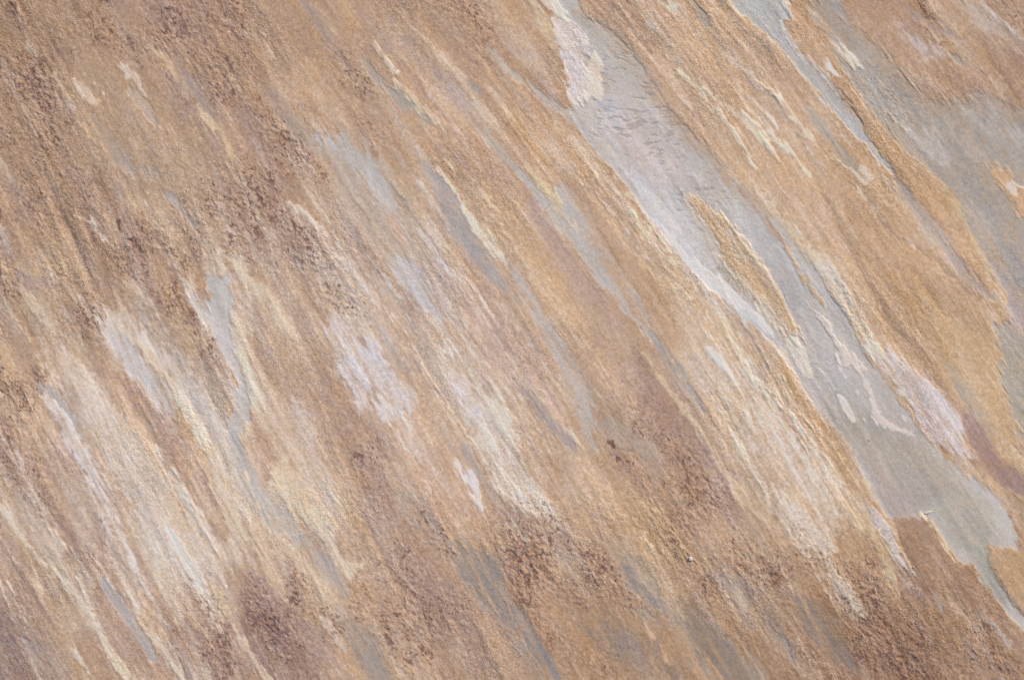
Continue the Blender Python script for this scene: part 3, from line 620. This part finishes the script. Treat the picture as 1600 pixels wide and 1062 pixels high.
tint((193,184,182), [(950,160,14),(985,215,34),(1030,250,30),(1065,275,16)], soft=14, op=.75)
tint((184,185,184), [(930,150,10),(950,175,12),(960,190,6)], soft=9, op=.7)
tint((199,198,196), [(985,265,6),(1020,310,20),(1050,350,24),(1085,395,20),(1110,425,8)], soft=9, op=.85)
tint((180,180,178), [(1110,290,8),(1150,330,18),(1185,375,16),(1215,420,12)], soft=8, op=.6)
tint((171,168,163), [(1225,430,10),(1250,490,16),(1275,540,20),(1310,610,24)], soft=9, op=.75)
tint((160,154,146), [(1310,640,14),(1350,680,30),(1400,720,34),(1440,760,32)], soft=14, op=.85)
tint((178,166,152), [(1390,690,10),(1430,712,16),(1470,722,12)], soft=9, op=.7)
tint((156,153,141), [(1480,770,20),(1515,810,34),(1540,850,22),(1560,920,14)], soft=12, op=.85)
tint((172,150,142), [(1352,690,6),(1372,740,14),(1400,785,18),(1425,800,8)], soft=9, op=.6)
tint((170,156,148), [(1580,930,10),(1600,960,10)], op=.4)
tint((186,160,136), [(898,5,5),(955,52,8),(1000,108,9),(1040,165,8),(1090,226,8),(1150,292,7),(1195,335,4)], soft=8, fray=5, op=.75)
tint((190,160,132), [(1000,100,2),(1045,168,3),(1100,232,3),(1160,298,2)], soft=4, op=.7)
tint((186,176,172), [(1010,180,8),(1040,215,12),(1075,250,8)], soft=9, op=.5)
tint((170,158,148), [(905,60,4),(930,110,7),(950,140,4)], soft=6, op=.5)
tint((204,202,198), [(925,170,4),(945,200,9),(960,225,5)], soft=6, op=.6)
for c, o, P in (((200,188,184), .55, [(960,190,6),(1000,235,14),(1035,275,10)]), ((196,186,180), .5, [(1060,260,6),(1100,305,12),(1140,350,8)]), ((206,200,192), .5, [(1000,290,5),(1040,335,9),(1080,380,6)]),
                ((192,184,178), .5, [(1250,490,4),(1290,545,8),(1320,600,6)]), ((188,178,172), .5, [(1330,560,4),(1360,610,8),(1400,660,8)]), ((182,168,152), .5, [(1340,700,8),(1390,740,14),(1440,780,12)]), ((184,170,150), .5, [(1430,700,8),(1480,745,12),(1530,790,10)]), ((172,168,160), .5, [(1380,700,6),(1430,760,12),(1500,830,14)])):
    tint(c, P, soft=7, fray=6, op=o)
# rim shadow painted as a brown line, and a warm line along the band
stroke((196,160,126), [(1030,150,1.2),(1062,180,2),(1092,212,2),(1130,258,2)], soft=1.5, fray=1, op=.8, dh=.5)
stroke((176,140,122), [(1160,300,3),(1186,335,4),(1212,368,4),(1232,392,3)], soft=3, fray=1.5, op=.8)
stroke((196,160,116), [(1228,390,1.2),(1245,420,3),(1262,448,4),(1280,474,2)], soft=1.5, fray=2, op=.9, dh=1.0, part=('ochre_patch', 'thin ochre splinter inside the big grey band'))
stroke((212,186,150), [(868,190,1),(890,212,2),(912,238,2.4),(940,264,2)], soft=1.5, fray=1.5, op=.9, dh=.5)
for o, c in ((-7, (216,192,158)), (-15, (206,172,132)), (-24, (218,198,168)), (-36, (208,180,142))):
    stroke(c, [(925 + o, 250 - o * .5, 1), (985 + o, 322 - o * .5, 2), (1045 + o, 396 - o * .5, 2.4), (1100 + o, 456 - o * .5, 1.2)], soft=2, fray=2, op=.7, dh=.5)
    stroke(c, [(1130 + o, 488 - o * .5, 1), (1195 + o, 548 - o * .5, 2), (1250 + o, 622 - o * .5, 2.4), (1310 + o, 700 - o * .5, 2.2), (1352 + o, 775 - o * .5, 1)], soft=2, fray=2, op=.65, dh=.5)
# top lilac and cream flake
stroke((200,178,140), [(834,-4,5),(844,18,7),(858,48,8),(864,80,6),(870,108,4)], soft=3, fray=4, op=.85, rough=.7, dh=.6, part=('cream_vein', 'buff vein left of the lilac flake at the top'))
poly((204,192,184), [(868,35),(885,29),(905,40),(918,58),(930,80),(914,94),(910,112),(913,146),(895,161),(884,115),(872,75)], soft=2.2, fray=2.6, dh=1.2, rough=.6, part=('lilac_patch', 'lilac flake beside cream at the top of the band'))
tint((184,172,160), [(905,78,3),(916,92,6),(914,104,4)], op=.7, soft=3)
poly((220,202,180), [(843,-6),(862,-6),(878,12),(893,26),(896,33),(880,31),(866,20)], soft=1.5, fray=2, dh=1.0, rough=.5, part=('cream_flake', 'small cream flake at the top edge'))
poly((217,200,179), [(922,72),(935,85),(941,100),(940,120),(936,130),(943,141),(941,156),(934,160),(926,153),(918,156),(910,165),(902,157),(910,146),(913,122),(912,106),(920,94),(927,84)], soft=1.3, fray=1.4, dh=1.1, rough=.3, part=('cream_flake', 'ragged cream flake on the upper grey band'), warp=.4)
stroke((218,206,192), [(893,44,2),(908,55,4),(922,72,4)], soft=1.5, fray=2, dh=.6)
stroke((226,214,204), [(881,108,1),(887,132,1.8),(894,160,1)], soft=1, fray=.8, dh=.8)
stroke((218,204,186), [(953,132,1.5),(957,138,2.5)], soft=1, fray=1, dh=.6, warp=.2)
# ochre island with rims
crm([(1066,290,1.5),(1076,308,4),(1086,332,4),(1090,350,2)], col=(206,188,162), fray=2)
stroke((212,196,172), [(1080,312,6),(1105,345,13),(1140,395,20),(1180,445,22),(1215,495,18),(1245,550,8)], soft=6, fray=3, op=.85, rough=.45)
poly((204,170,130), [(1082,306),(1092,315),(1103,316),(1126,334),(1146,354),(1162,374),(1181,396),(1197,420),(1212,442),(1231,480),(1246,520),(1254,552),(1240,546),(1225,525),(1214,500),(1200,481),(1176,460),(1152,436),(1130,410),(1128,385),(1112,362),(1096,338),(1087,324)],
     soft=3.6, fray=2.4, dh=1.8, rough=.8, wisp=.8, part=('ochre_patch', 'sandy ochre island inside the big grey band'), edge=.3, warp=.5)
stroke((216,192,156), [(1103,316,1.2),(1128,336,2),(1162,374,2.2),(1197,420,2.2),(1214,448,1.5)], soft=1.2, fray=1.4, dh=.4, warp=.5)
stroke((216,199,173), [(1112,395,2),(1130,414,6),(1156,442,8),(1190,474,9),(1213,500,8),(1232,528,6),(1248,560,3)], soft=2, fray=2.5, dh=.5, rough=.4, part=('cream_flake', 'cream rim below the ochre island'), warp=.5)
stroke((170,160,150), [(1122,416,1.5),(1140,428,3.5),(1158,448,4),(1172,468,2)], soft=2, fray=3.5, op=.85, rough=.7, dh=-.5)
poly((217,209,198), [(1038,358),(1051,365),(1058,379),(1070,394),(1086,404),(1111,423),(1137,443),(1158,464),(1178,486),(1197,507),(1210,530),(1192,517),(1166,496),(1137,471),(1110,449),(1086,424),(1060,395),(1045,375)],
     soft=1.4, fray=1.2, dh=.9, rough=.15, part=('cream_flake', 'long smooth whitish flake on the lower edge of the grey band'), warp=.4)
tint((186,190,190), [(1140,474,3),(1165,495,6),(1195,522,5)], op=.7, soft=3)
poly((217,203,182), [(1238,526),(1250,533),(1260,555),(1268,580),(1268,593),(1258,590),(1246,576),(1236,555),(1230,536)], soft=1.1, fray=1, dh=.9, rough=.2, part=('cream_flake', 'blunt cream flake below the ochre island'), warp=.3)
stroke((212,196,174), [(1220,544,2),(1232,566,3.5),(1243,585,2)], soft=1.2, fray=1.2, dh=.7, part=('cream_flake', 'narrow cream flake beside the blunt cream flake'), warp=.3)
poly((216,207,193), [(1309,616),(1319,620),(1328,637),(1338,655),(1335,663),(1325,651),(1315,635)], soft=1, fray=.7, dh=1.0, rough=.15, part=('cream_flake', 'isolated whitish flake low on the grey band'), warp=.2)
stroke((208,200,190), [(1275,573,1.2),(1287,582,2.2),(1305,608,1)], soft=1, fray=1, dh=.6, warp=.3)
for u, v, r in ((1308, 566, 2.4), (1313, 577, 2.8), (1321, 589, 1.6), (1410, 651, 2.2), (1350, 655, 1.8), (1339, 612, 1.5)):
    stroke((206,198,190), [(u, v, r), (u + 2, v + 3, r * .6)], soft=1, fray=1, dh=.5, warp=.2)
poly((207,194,181), [(1256,468),(1272,480),(1292,506),(1312,536),(1338,560),(1352,580),(1345,586),(1330,574),(1314,566),(1304,544),(1284,512),(1266,490)], soft=1.6, fray=2.4, dh=.8, rough=.4, part=('cream_flake', 'pinkish cream strip along the right of the grey band'), warp=.4)
poly((210,199,188), [(1345,580),(1356,594),(1364,614),(1372,636),(1384,656),(1398,666),(1412,668),(1436,684),(1414,677),(1392,672),(1368,661),(1364,642),(1360,618),(1348,596)], soft=1.2, fray=1.6, dh=.8, rough=.3, part=('cream_flake', 'forked pinkish cream flake low on the grey band'), warp=.3)
# lilac patch right
poly((203,190,187), [(1340,530),(1370,543),(1400,554),(1430,570),(1452,590),(1476,615),(1496,640),(1508,662),(1513,690),(1522,716),(1502,713),(1472,702),(1460,688),(1440,668),(1424,640),(1405,615),(1388,590),(1366,565),(1350,548)],
     soft=6, fray=4.5, dh=1.2, rough=.75, wisp=.7, op=1.0, part=('lilac_patch', 'large lilac patch right of the big grey band'), edge=.2)
stroke((218,198,168), [(1330,520,3),(1362,548,6),(1385,575,4),(1405,606,3),(1424,638,3)], soft=2, fray=4, op=.8, dh=.3)
tint((174,166,166), [(1398,575,4),(1418,592,10),(1438,618,9),(1454,640,4)], soft=4, op=.85)
tint((212,203,200), [(1470,640,10),(1488,668,16),(1500,695,8)], soft=6, op=.7)
tint((196,178,170), [(1490,712,6),(1530,738,8),(1550,748,4)], op=.7)
stroke((180,146,116), [(1414,538,3),(1446,570,7),(1478,606,8),(1500,644,7),(1516,672,4)], soft=3, fray=2, op=.9, dh=.5)
grey([(1470,565,2),(1490,585,7),(1506,615,9),(1525,650,8),(1545,690,6)], 'short grey streak on the ochre right of the lilac patch', col=(176,160,142), soft=3, op=.85)
grey([(1505,645,4),(1522,672,11),(1542,705,15),(1568,738,17),(1605,772,20)], 'reddish purple streak at the right edge', col=(162,134,126), soft=4, dh=-1.0)
tint((156,142,142), [(1570,745,6),(1590,762,10),(1612,778,10)], op=.7)
stroke((200,164,124), [(1486,722,1.5),(1512,738,3),(1545,752,7),(1600,782,10)], soft=3, fray=2.5, op=.85, dh=.8)
tint((182,148,118), [(1575,780,8),(1600,800,14),(1610,840,14)], soft=5, op=.85)
poly((186,150,113), [(1548,848),(1560,855),(1576,852),(1593,860),(1625,868),(1625,985),(1600,958),(1582,935),(1563,905),(1550,876)], soft=1.8, fray=1.5, dh=1.6, rough=.5, part=('ochre_patch', 'ochre brown block at the lower right edge'), warp=.3)
stroke((221,200,162), [(1438,803,1.5),(1446,810,3),(1456,820,3.5),(1471,846,3.5),(1482,866,3),(1490,877,1.2)], soft=1.2, fray=1.2, dh=1.2, rough=.4, part=('cream_vein', 'broken edge of the brown tongue, its lit side painted cream'), warp=.3)  # real broken ply edge; the light on it is put into the cream

# ------------------------------------------------------------------ pits, flecks and grain
PIT = np.zeros((NY, NX), np.float32)
for u, v, r, d in ((180,25,45,1.0),(280,35,55,1.0),(25,12,30,.9),(65,30,40,.7),(60,130,45,.9),(45,240,50,.9),(345,160,45,.8),(385,40,50,.7),(440,235,55,1.1),(425,330,55,1.1),(470,350,40,.9),
                   (190,365,60,1.2),(230,390,50,1.0),(330,350,50,.9),(245,440,50,.9),(290,500,45,1.0),(15,560,45,1.3),(25,470,45,1.1),(120,490,45,1.0),(55,740,50,1.1),(95,790,45,1.1),(70,300,60,.8),
                   (430,975,55,1.6),(470,940,45,1.4),(640,930,80,.9),(650,850,60,.8),(840,890,65,1.25),(880,960,60,.9),(570,700,35,.7),(540,640,25,.6),(1085,770,50,1.3),(1120,850,60,1.25),(1040,730,60,.8),
                   (1290,900,50,.6),(1320,960,40,.7),(1400,1015,75,1.15),(1370,950,45,1.1),(1180,880,50,.9),(720,30,50,.6),(650,20,60,.5),(570,140,45,.7),(580,180,40,.6),(700,260,40,.5),
                   (1560,1010,40,1.0),(1480,1040,50,.8),(1450,20,30,.6),(1580,20,40,.5),(520,430,50,.7),(340,1000,50,.7),(350,960,40,.8),(930,880,60,.8),(1290,1030,60,.5)):
    sl = window(np.array([[u, v]]), r * 4)
    dx, dy = U[sl] - u, V[sl] - v
    a = dx * cs + dy * sn; t = -dx * sn + dy * cs
    PIT[sl] = np.maximum(PIT[sl], d * np.exp(-.5 * ((a / (1.3 * r)) ** 2 + (t / (.75 * r)) ** 2)))
out = ~((U > 0) & (U < PW) & (V > 0) & (V < PH))
PIT += np.where(out, .7 * np.clip(hueM, 0, 1), 0.0)
PIT *= np.clip(ROUGH * 1.5 - .35, 0, 1) * (0.75 + .35 * blot)
pn = gn(1.15)
pn2 = smear(gn(1.1), 5)
pn3 = .8 * smear(gn(4.0), 36, step=2.0) + .45 * gn(5)
net = np.exp(-(smear(gn(2.1), 6) / .2) ** 2)
crumb = np.clip(PIT * 1.3, 0, 1.5)
pitm = sstep(0.55 * pn + .6 * pn2 + .55 * pn3 - 1.66 + .75 * np.clip(PIT, 0, 1.7), .66)
pitm = np.maximum(pitm, .6 * net * sstep(.8 * pn3 + .4 * pn - .75 + .6 * np.clip(PIT, 0, 1.7), .5)) * np.clip(PIT * 3 - .3, 0, 1)
for u, v, r in ((957, 693, 5.5), (963, 712, 3), (185, 352, 4), (205, 378, 4), (212, 384, 3.5), (184, 412, 3.5), (257, 48, 4), (1082, 877, 3), (19, 8, 5), (565, 131, 4)):  # single dark spots; the one beside the loose chip paints its shadow
    sl = window(np.array([[u, v]]), 16)
    d = np.hypot(U[sl] + .8 * WU[sl] - 0.8 * WU[sl].mean() - u, V[sl] + .8 * WV[sl] - .8 * WV[sl].mean() - v)
    pitm[sl] = np.maximum(pitm[sl], sstep(r - d + 1.5 * grain2[sl], 1.4))
flk = sstep(.45 * dash + .7 * gn(1.15) + .3 * streakA - 1.75 + .55 * np.clip(PIT, 0, 1.4), .35) * np.clip(ROUGH * 1.6 - .5, 0, 1)
fine = gn(1.0)
C += (ROUGH * (5.2 * fine + 2.4 * grain + 1.8 * dash + 2.2 * streakA + 2.8 * streakB + 2.0 * blot) + (1 - ROUGH) * (1.8 * fine + 1.4 * grain2 + 1.5 * streakB + 1.6 * streakC + 2.0 * hueM + 1.5 * gn(16)))[..., None]
C += (crumb * (3.5 * pn + 3 * pn2))[..., None]
hh = (.8 + 1.6 * ROUGH) * (1.1 * hueN + .7 * grain2 + .9 * gn(5))
C[..., 0] += hh * .6; C[..., 2] -= hh
C += (.26 * np.clip(PIT, 0, 1.3))[..., None] * (np.array([152, 120, 108], np.float32) - C)
C += (pitm * .62)[..., None] * (np.array([108, 76, 70], np.float32) - C)
C += (flk * .26)[..., None] * (np.array([222, 206, 186], np.float32) - C)
# fine cross ripples on the smooth band
rip = smear(gn(1.0), 15, np.cos(np.radians(9 + 12 * hueM)).astype(np.float32), np.sin(np.radians(9 + 12 * hueM)).astype(np.float32))
RM = np.zeros((NY, NX), np.float32)
for u, v, a, b in ((1005, 190, 55, 60), (985, 115, 35, 30), (925, 190, 28, 30), (1010, 250, 40, 25), (1380, 130, 50, 60), (1100, 320, 40, 30)):
    RM = np.maximum(RM, np.exp(-.5 * (((U - u) / a) ** 2 + ((V - v) / b) ** 2)))
RM *= np.clip(1.25 - 2 * ROUGH, 0, 1)
ripm = sstep(rip - 1.95 + 1.0 * RM + .35 * gn(14), .5) * np.clip(RM * 2, 0, 1)
C += (ripm * .28)[..., None] * (np.array([128, 120, 116], np.float32) - C)

# relief: cleavage plies, ridges along the grain, pits
ply = (.55 * streakC + .6 * blot + .5 * hueM) * 1.6
fl = np.floor(ply); fr = ply - fl
ply = (fl + sstep(fr - .5, .22)) / 1.6
HT += (.15 + .85 * ROUGH) * .4 * ply
VAR = np.clip(.62 + .55 * gn(42), .08, 1.6)
led = smear(gn(6.0), 220, step=5.0) * 1.3 + .5 * gn(60)
lf = np.floor(led); led = lf + np.clip((led - lf - .5) * 9 + .5, 0, 1) * .8 + .2 * (led - lf)
HT += np.clip(ROUGH * 1.3 - .15, 0, 1) * VAR * (.2 * led + .25 * LEDGE)
HT += VAR * ROUGH * (.18 * streakB + .12 * streakA + .03 * dash + .08 * grain + .08 * grain2) + (1 - ROUGH) * (.04 * grain + .05 * grain2 + .10 * streakB)
HT += 2.2 * gn(120) - .9 * pitm + .22 * flk - .4 * ripm + crumb * (.22 * pn + .24 * pn2 + .2 * grain2 + .28 * gn(2.2))
HT -= HT.mean()

LUM = C @ np.array([.3, .59, .11], np.float32)
L2 = 1.14 * LUM - 16.0                      # tone grade of the whole face: paler and less saturated than the values above
f_ = np.clip(1.025 - .0027 * (C[..., 0] - C[..., 2]), .78, .95)[..., None]
C = L2[..., None] + f_ * (C - LUM[..., None]) + np.array([3.2, .8, 1.4], np.float32)
C[..., 2] += .15 * np.clip(L2 - 178, 0, 60)
# ------------------------------------------------------------------ mesh parts of the slab
s = np.clip(C, 4, 250) / 255.0
lin = np.where(s <= .04045, s / 12.92, ((s + .055) / 1.055) ** 2.4)
ALB = np.clip(lin / LIGHT_GAIN, 0.01, .85).astype(np.float32)

def stone_material(name, rough, grain_amp):
    m = bpy.data.materials.new(name); m.use_nodes = True
    nt = m.node_tree; bs = nt.nodes['Principled BSDF']
    at = nt.nodes.new('ShaderNodeAttribute'); at.attribute_name = 'mineral'
    tc = nt.nodes.new('ShaderNodeTexCoord')
    nz = nt.nodes.new('ShaderNodeTexNoise'); nz.inputs['Scale'].default_value = 800; nz.inputs['Detail'].default_value = 4; nz.inputs['Roughness'].default_value = .7
    nt.links.new(tc.outputs['Object'], nz.inputs['Vector'])
    ce = nt.nodes.new('ShaderNodeMath'); ce.operation = 'SUBTRACT'; ce.inputs[1].default_value = .5
    nt.links.new(nz.outputs['Fac'], ce.inputs[0])
    am = nt.nodes.new('ShaderNodeMath'); am.operation = 'MULTIPLY'            # grit grows with the roughness of the layer
    nt.links.new(ce.outputs[0], am.inputs[0]); nt.links.new(at.outputs['Alpha'], am.inputs[1])
    sc_ = nt.nodes.new('ShaderNodeMath'); sc_.operation = 'MULTIPLY_ADD'; sc_.inputs[1].default_value = grain_amp; sc_.inputs[2].default_value = 1.0
    nt.links.new(am.outputs[0], sc_.inputs[0])
    mx = nt.nodes.new('ShaderNodeVectorMath'); mx.operation = 'SCALE'
    nt.links.new(at.outputs['Color'], mx.inputs[0]); nt.links.new(sc_.outputs[0], mx.inputs['Scale'])
    nt.links.new(mx.outputs[0], bs.inputs['Base Color'])
    n2 = nt.nodes.new('ShaderNodeTexNoise'); n2.inputs['Scale'].default_value = 520; n2.inputs['Detail'].default_value = 5; n2.inputs['Roughness'].default_value = .72
    nt.links.new(tc.outputs['Object'], n2.inputs['Vector'])
    hm = nt.nodes.new('ShaderNodeMath'); hm.operation = 'MULTIPLY'
    nt.links.new(n2.outputs['Fac'], hm.inputs[0]); nt.links.new(at.outputs['Alpha'], hm.inputs[1])
    bp = nt.nodes.new('ShaderNodeBump'); bp.inputs['Strength'].default_value = .62; bp.inputs['Distance'].default_value = .0022
    nt.links.new(hm.outputs[0], bp.inputs['Height']); nt.links.new(bp.outputs[0], bs.inputs['Normal'])
    bs.inputs['Roughness'].default_value = rough
    bs.inputs['Specular IOR Level'].default_value = .25
    return m
MAT = {'rough': stone_material('weathered_slate', .85, .52), 'smooth': stone_material('smooth_slate', .62, .5)}

inx = np.where((us > -14) & (us < PW + 14))[0]; iny = np.where((vs_ > -14) & (vs_ < PH + 14))[0]
cols_ = np.concatenate([np.arange(0, inx[0], 4), inx, np.arange(inx[-1] + 3, NX, 4)])
rows_ = np.concatenate([np.arange(0, iny[0], 4), iny, np.arange(iny[-1] + 3, NY, 4)])
def pick(a): return a[np.ix_(rows_, cols_)]
gu, gv, gh = pick(U), pick(V), pick(HT)
gx = (gu - PW / 2) * MM; gy = -(gv - PH / 2) * MM; gz = gh * MM
ga = ALB[np.ix_(rows_, cols_)]; gp = pick(PART)
ny, nx = gx.shape
verts = np.stack([gx, gy, gz], -1).reshape(-1, 3).astype(np.float32)
dzdx = np.gradient(gz, axis=1) / np.gradient(gx, axis=1); dzdy = np.gradient(gz, axis=0) / np.gradient(gy, axis=0)
nrm = np.stack([-dzdx, -dzdy, np.ones_like(gz)], -1); nrm /= np.linalg.norm(nrm, axis=-1, keepdims=True)
nrm = nrm.reshape(-1, 3).astype(np.float32)
GRIT = np.clip((ROUGH * VAR * 1.05 + .75 * crumb) / 1.8, .05, 1).astype(np.float32)
rgba = np.concatenate([ga.reshape(-1, 3), pick(GRIT).reshape(-1, 1)], 1).astype(np.float32)
idx = np.arange(ny * nx).reshape(ny, nx)
quads = np.stack([idx[:-1, :-1], idx[1:, :-1], idx[1:, 1:], idx[:-1, 1:]], -1).reshape(-1, 4)
fp = gp[:-1, :-1].reshape(-1)

def build_mesh(name, vv, faces, colours, normals, mat):
    me = bpy.data.meshes.new(name)
    me.vertices.add(len(vv)); me.vertices.foreach_set('co', vv.ravel())
    me.loops.add(faces.size); me.loops.foreach_set('vertex_index', faces.ravel().astype(np.int32))
    me.polygons.add(len(faces)); me.polygons.foreach_set('loop_start', np.arange(0, faces.size, 4, dtype=np.int32))
    me.update(calc_edges=True)
    me.shade_smooth()
    ca = me.color_attributes.new('mineral', 'FLOAT_COLOR', 'POINT'); ca.data.foreach_set('color', colours.ravel())
    if normals is not None: me.normals_split_custom_set_from_vertices(normals)
    me.materials.append(mat)
    ob = bpy.data.objects.new(name, me); scene.collection.objects.link(ob)
    return ob

slab = bpy.data.objects.new('slate_slab', None)
slab.location = (0, 0, 0)
slab['label'] = 'weathered slate slab streaked in brown, ochre, cream and grey, filling the frame'
slab['kind'] = 'thing'
slab['category'] = 'slate slab'
scene.collection.objects.link(slab)
for pi, (nm, lab) in enumerate(PARTS):
    f = quads[fp == pi]
    if len(f) < 12: continue
    used, inv = np.unique(f, return_inverse=True)
    ob = build_mesh(nm, verts[used], inv.reshape(-1, 4), rgba[used], nrm[used], MAT['smooth' if nm in ('grey_band', 'grey_wedge', 'grey_streak', 'cream_flake') else 'rough'])
    ob['label'] = lab
    ob.parent = slab
# broken edges and underside of the slab
ring = np.concatenate([idx[0, :], idx[1:, -1], idx[-1, -2::-1], idx[-2:0:-1, 0]])[::6]
top = verts[ring]; n = len(ring)
rs = np.random.default_rng(3)
lv = [top]
for k in range(1, 6):
    t = top.copy(); t[:, 2] = -.035 * k / 5 + rs.normal(0, .0012, n) * (k < 5); t[:, :2] *= 1 + .004 * rs.normal(0, 1, (n, 1)) + .004 * math.sin(k * 2)
    lv.append(t)
vv = np.concatenate(lv).astype(np.float32)
ff = []
for k in range(5):
    for i in range(n):
        j = (i + 1) % n
        ff.append((k * n + i, k * n + j, (k + 1) * n + j, (k + 1) * n + i))
cc = np.tile(np.array([.24, .19, .16, 1], np.float32), (len(vv), 1)) * (1 + rs.normal(0, .08, (len(vv), 1))).astype(np.float32)
cc[:n] = rgba[ring]
side = build_mesh('broken_edge', vv, np.array(ff), cc.astype(np.float32), None, MAT['rough'])
side.parent = slab

# ------------------------------------------------------------------ loose chips lying on the slab
def chip(name, label, u, v, size, ang, col, seed):
    r = random.Random(seed)
    import bmesh
    bm = bmesh.new()
    bmesh.ops.create_icosphere(bm, subdivisions=2, radius=1)
    for vtx in bm.verts:
        k = 1 + r.uniform(-.18, .18)
        x, y, z = vtx.co * k
        z = max(min(z, .62), -.6)
        taper = 1 - .35 * max(0, x)
        vtx.co = (x * size[0] * MM, y * size[1] * MM * taper, z * size[2] * MM)
    me = bpy.data.meshes.new(name); bm.to_mesh(me); bm.free()
    m = bpy.data.materials.new(name + '_stone'); m.use_nodes = True
    nt = m.node_tree; bs = nt.nodes['Principled BSDF']
    nz = nt.nodes.new('ShaderNodeTexNoise'); nz.inputs['Scale'].default_value = 600
    rp = nt.nodes.new('ShaderNodeValToRGB')
    rp.color_ramp.elements[0].position = .35; rp.color_ramp.elements[1].position = .7
    rp.color_ramp.elements[0].color = tuple(c * .75 for c in col) + (1,); rp.color_ramp.elements[1].color = tuple(col) + (1,)
    tc = nt.nodes.new('ShaderNodeTexCoord'); nt.links.new(tc.outputs['Object'], nz.inputs['Vector'])
    nt.links.new(nz.outputs['Fac'], rp.inputs[0]); nt.links.new(rp.outputs[0], bs.inputs['Base Color'])
    bs.inputs['Roughness'].default_value = .8
    me.materials.append(m)
    ob = bpy.data.objects.new(name, me); scene.collection.objects.link(ob)
    h = HT[int((v - V0) / DS), int((u - U0) / DS)]
    ob.location = ((u - PW / 2) * MM, -(v - PH / 2) * MM, (h + .5 * size[2]) * MM)
    ob.rotation_euler = (0, 0, math.radians(ang))
    ob['label'] = label; ob['category'] = 'stone chip'; ob['group'] = 'loose chips on the slab'
    return ob
chip('stone_sliver', 'slim white sliver of stone lying on the greenish grey foot of the band', 1451, 800, (8, 2.0, 1.6), 15, (.82, .79, .70), 1)
chip('stone_chip', 'small white stone chip in the rough brown area near the bottom, right of centre', 1079, 872, (4.2, 3.4, 3.2), -40, (.80, .77, .74), 2)
chip('stone_chip', 'tiny white grain at the tip of the grey lilac tongue', 1427, 885, (1.8, 1.6, 1.6), 10, (.66, .62, .56), 3)
chip('stone_chip', 'tiny white grain on the grey band below the whitish flake', 1358, 687, (1.5, 1.3, 1.2), 30, (.66, .63, .6), 4)
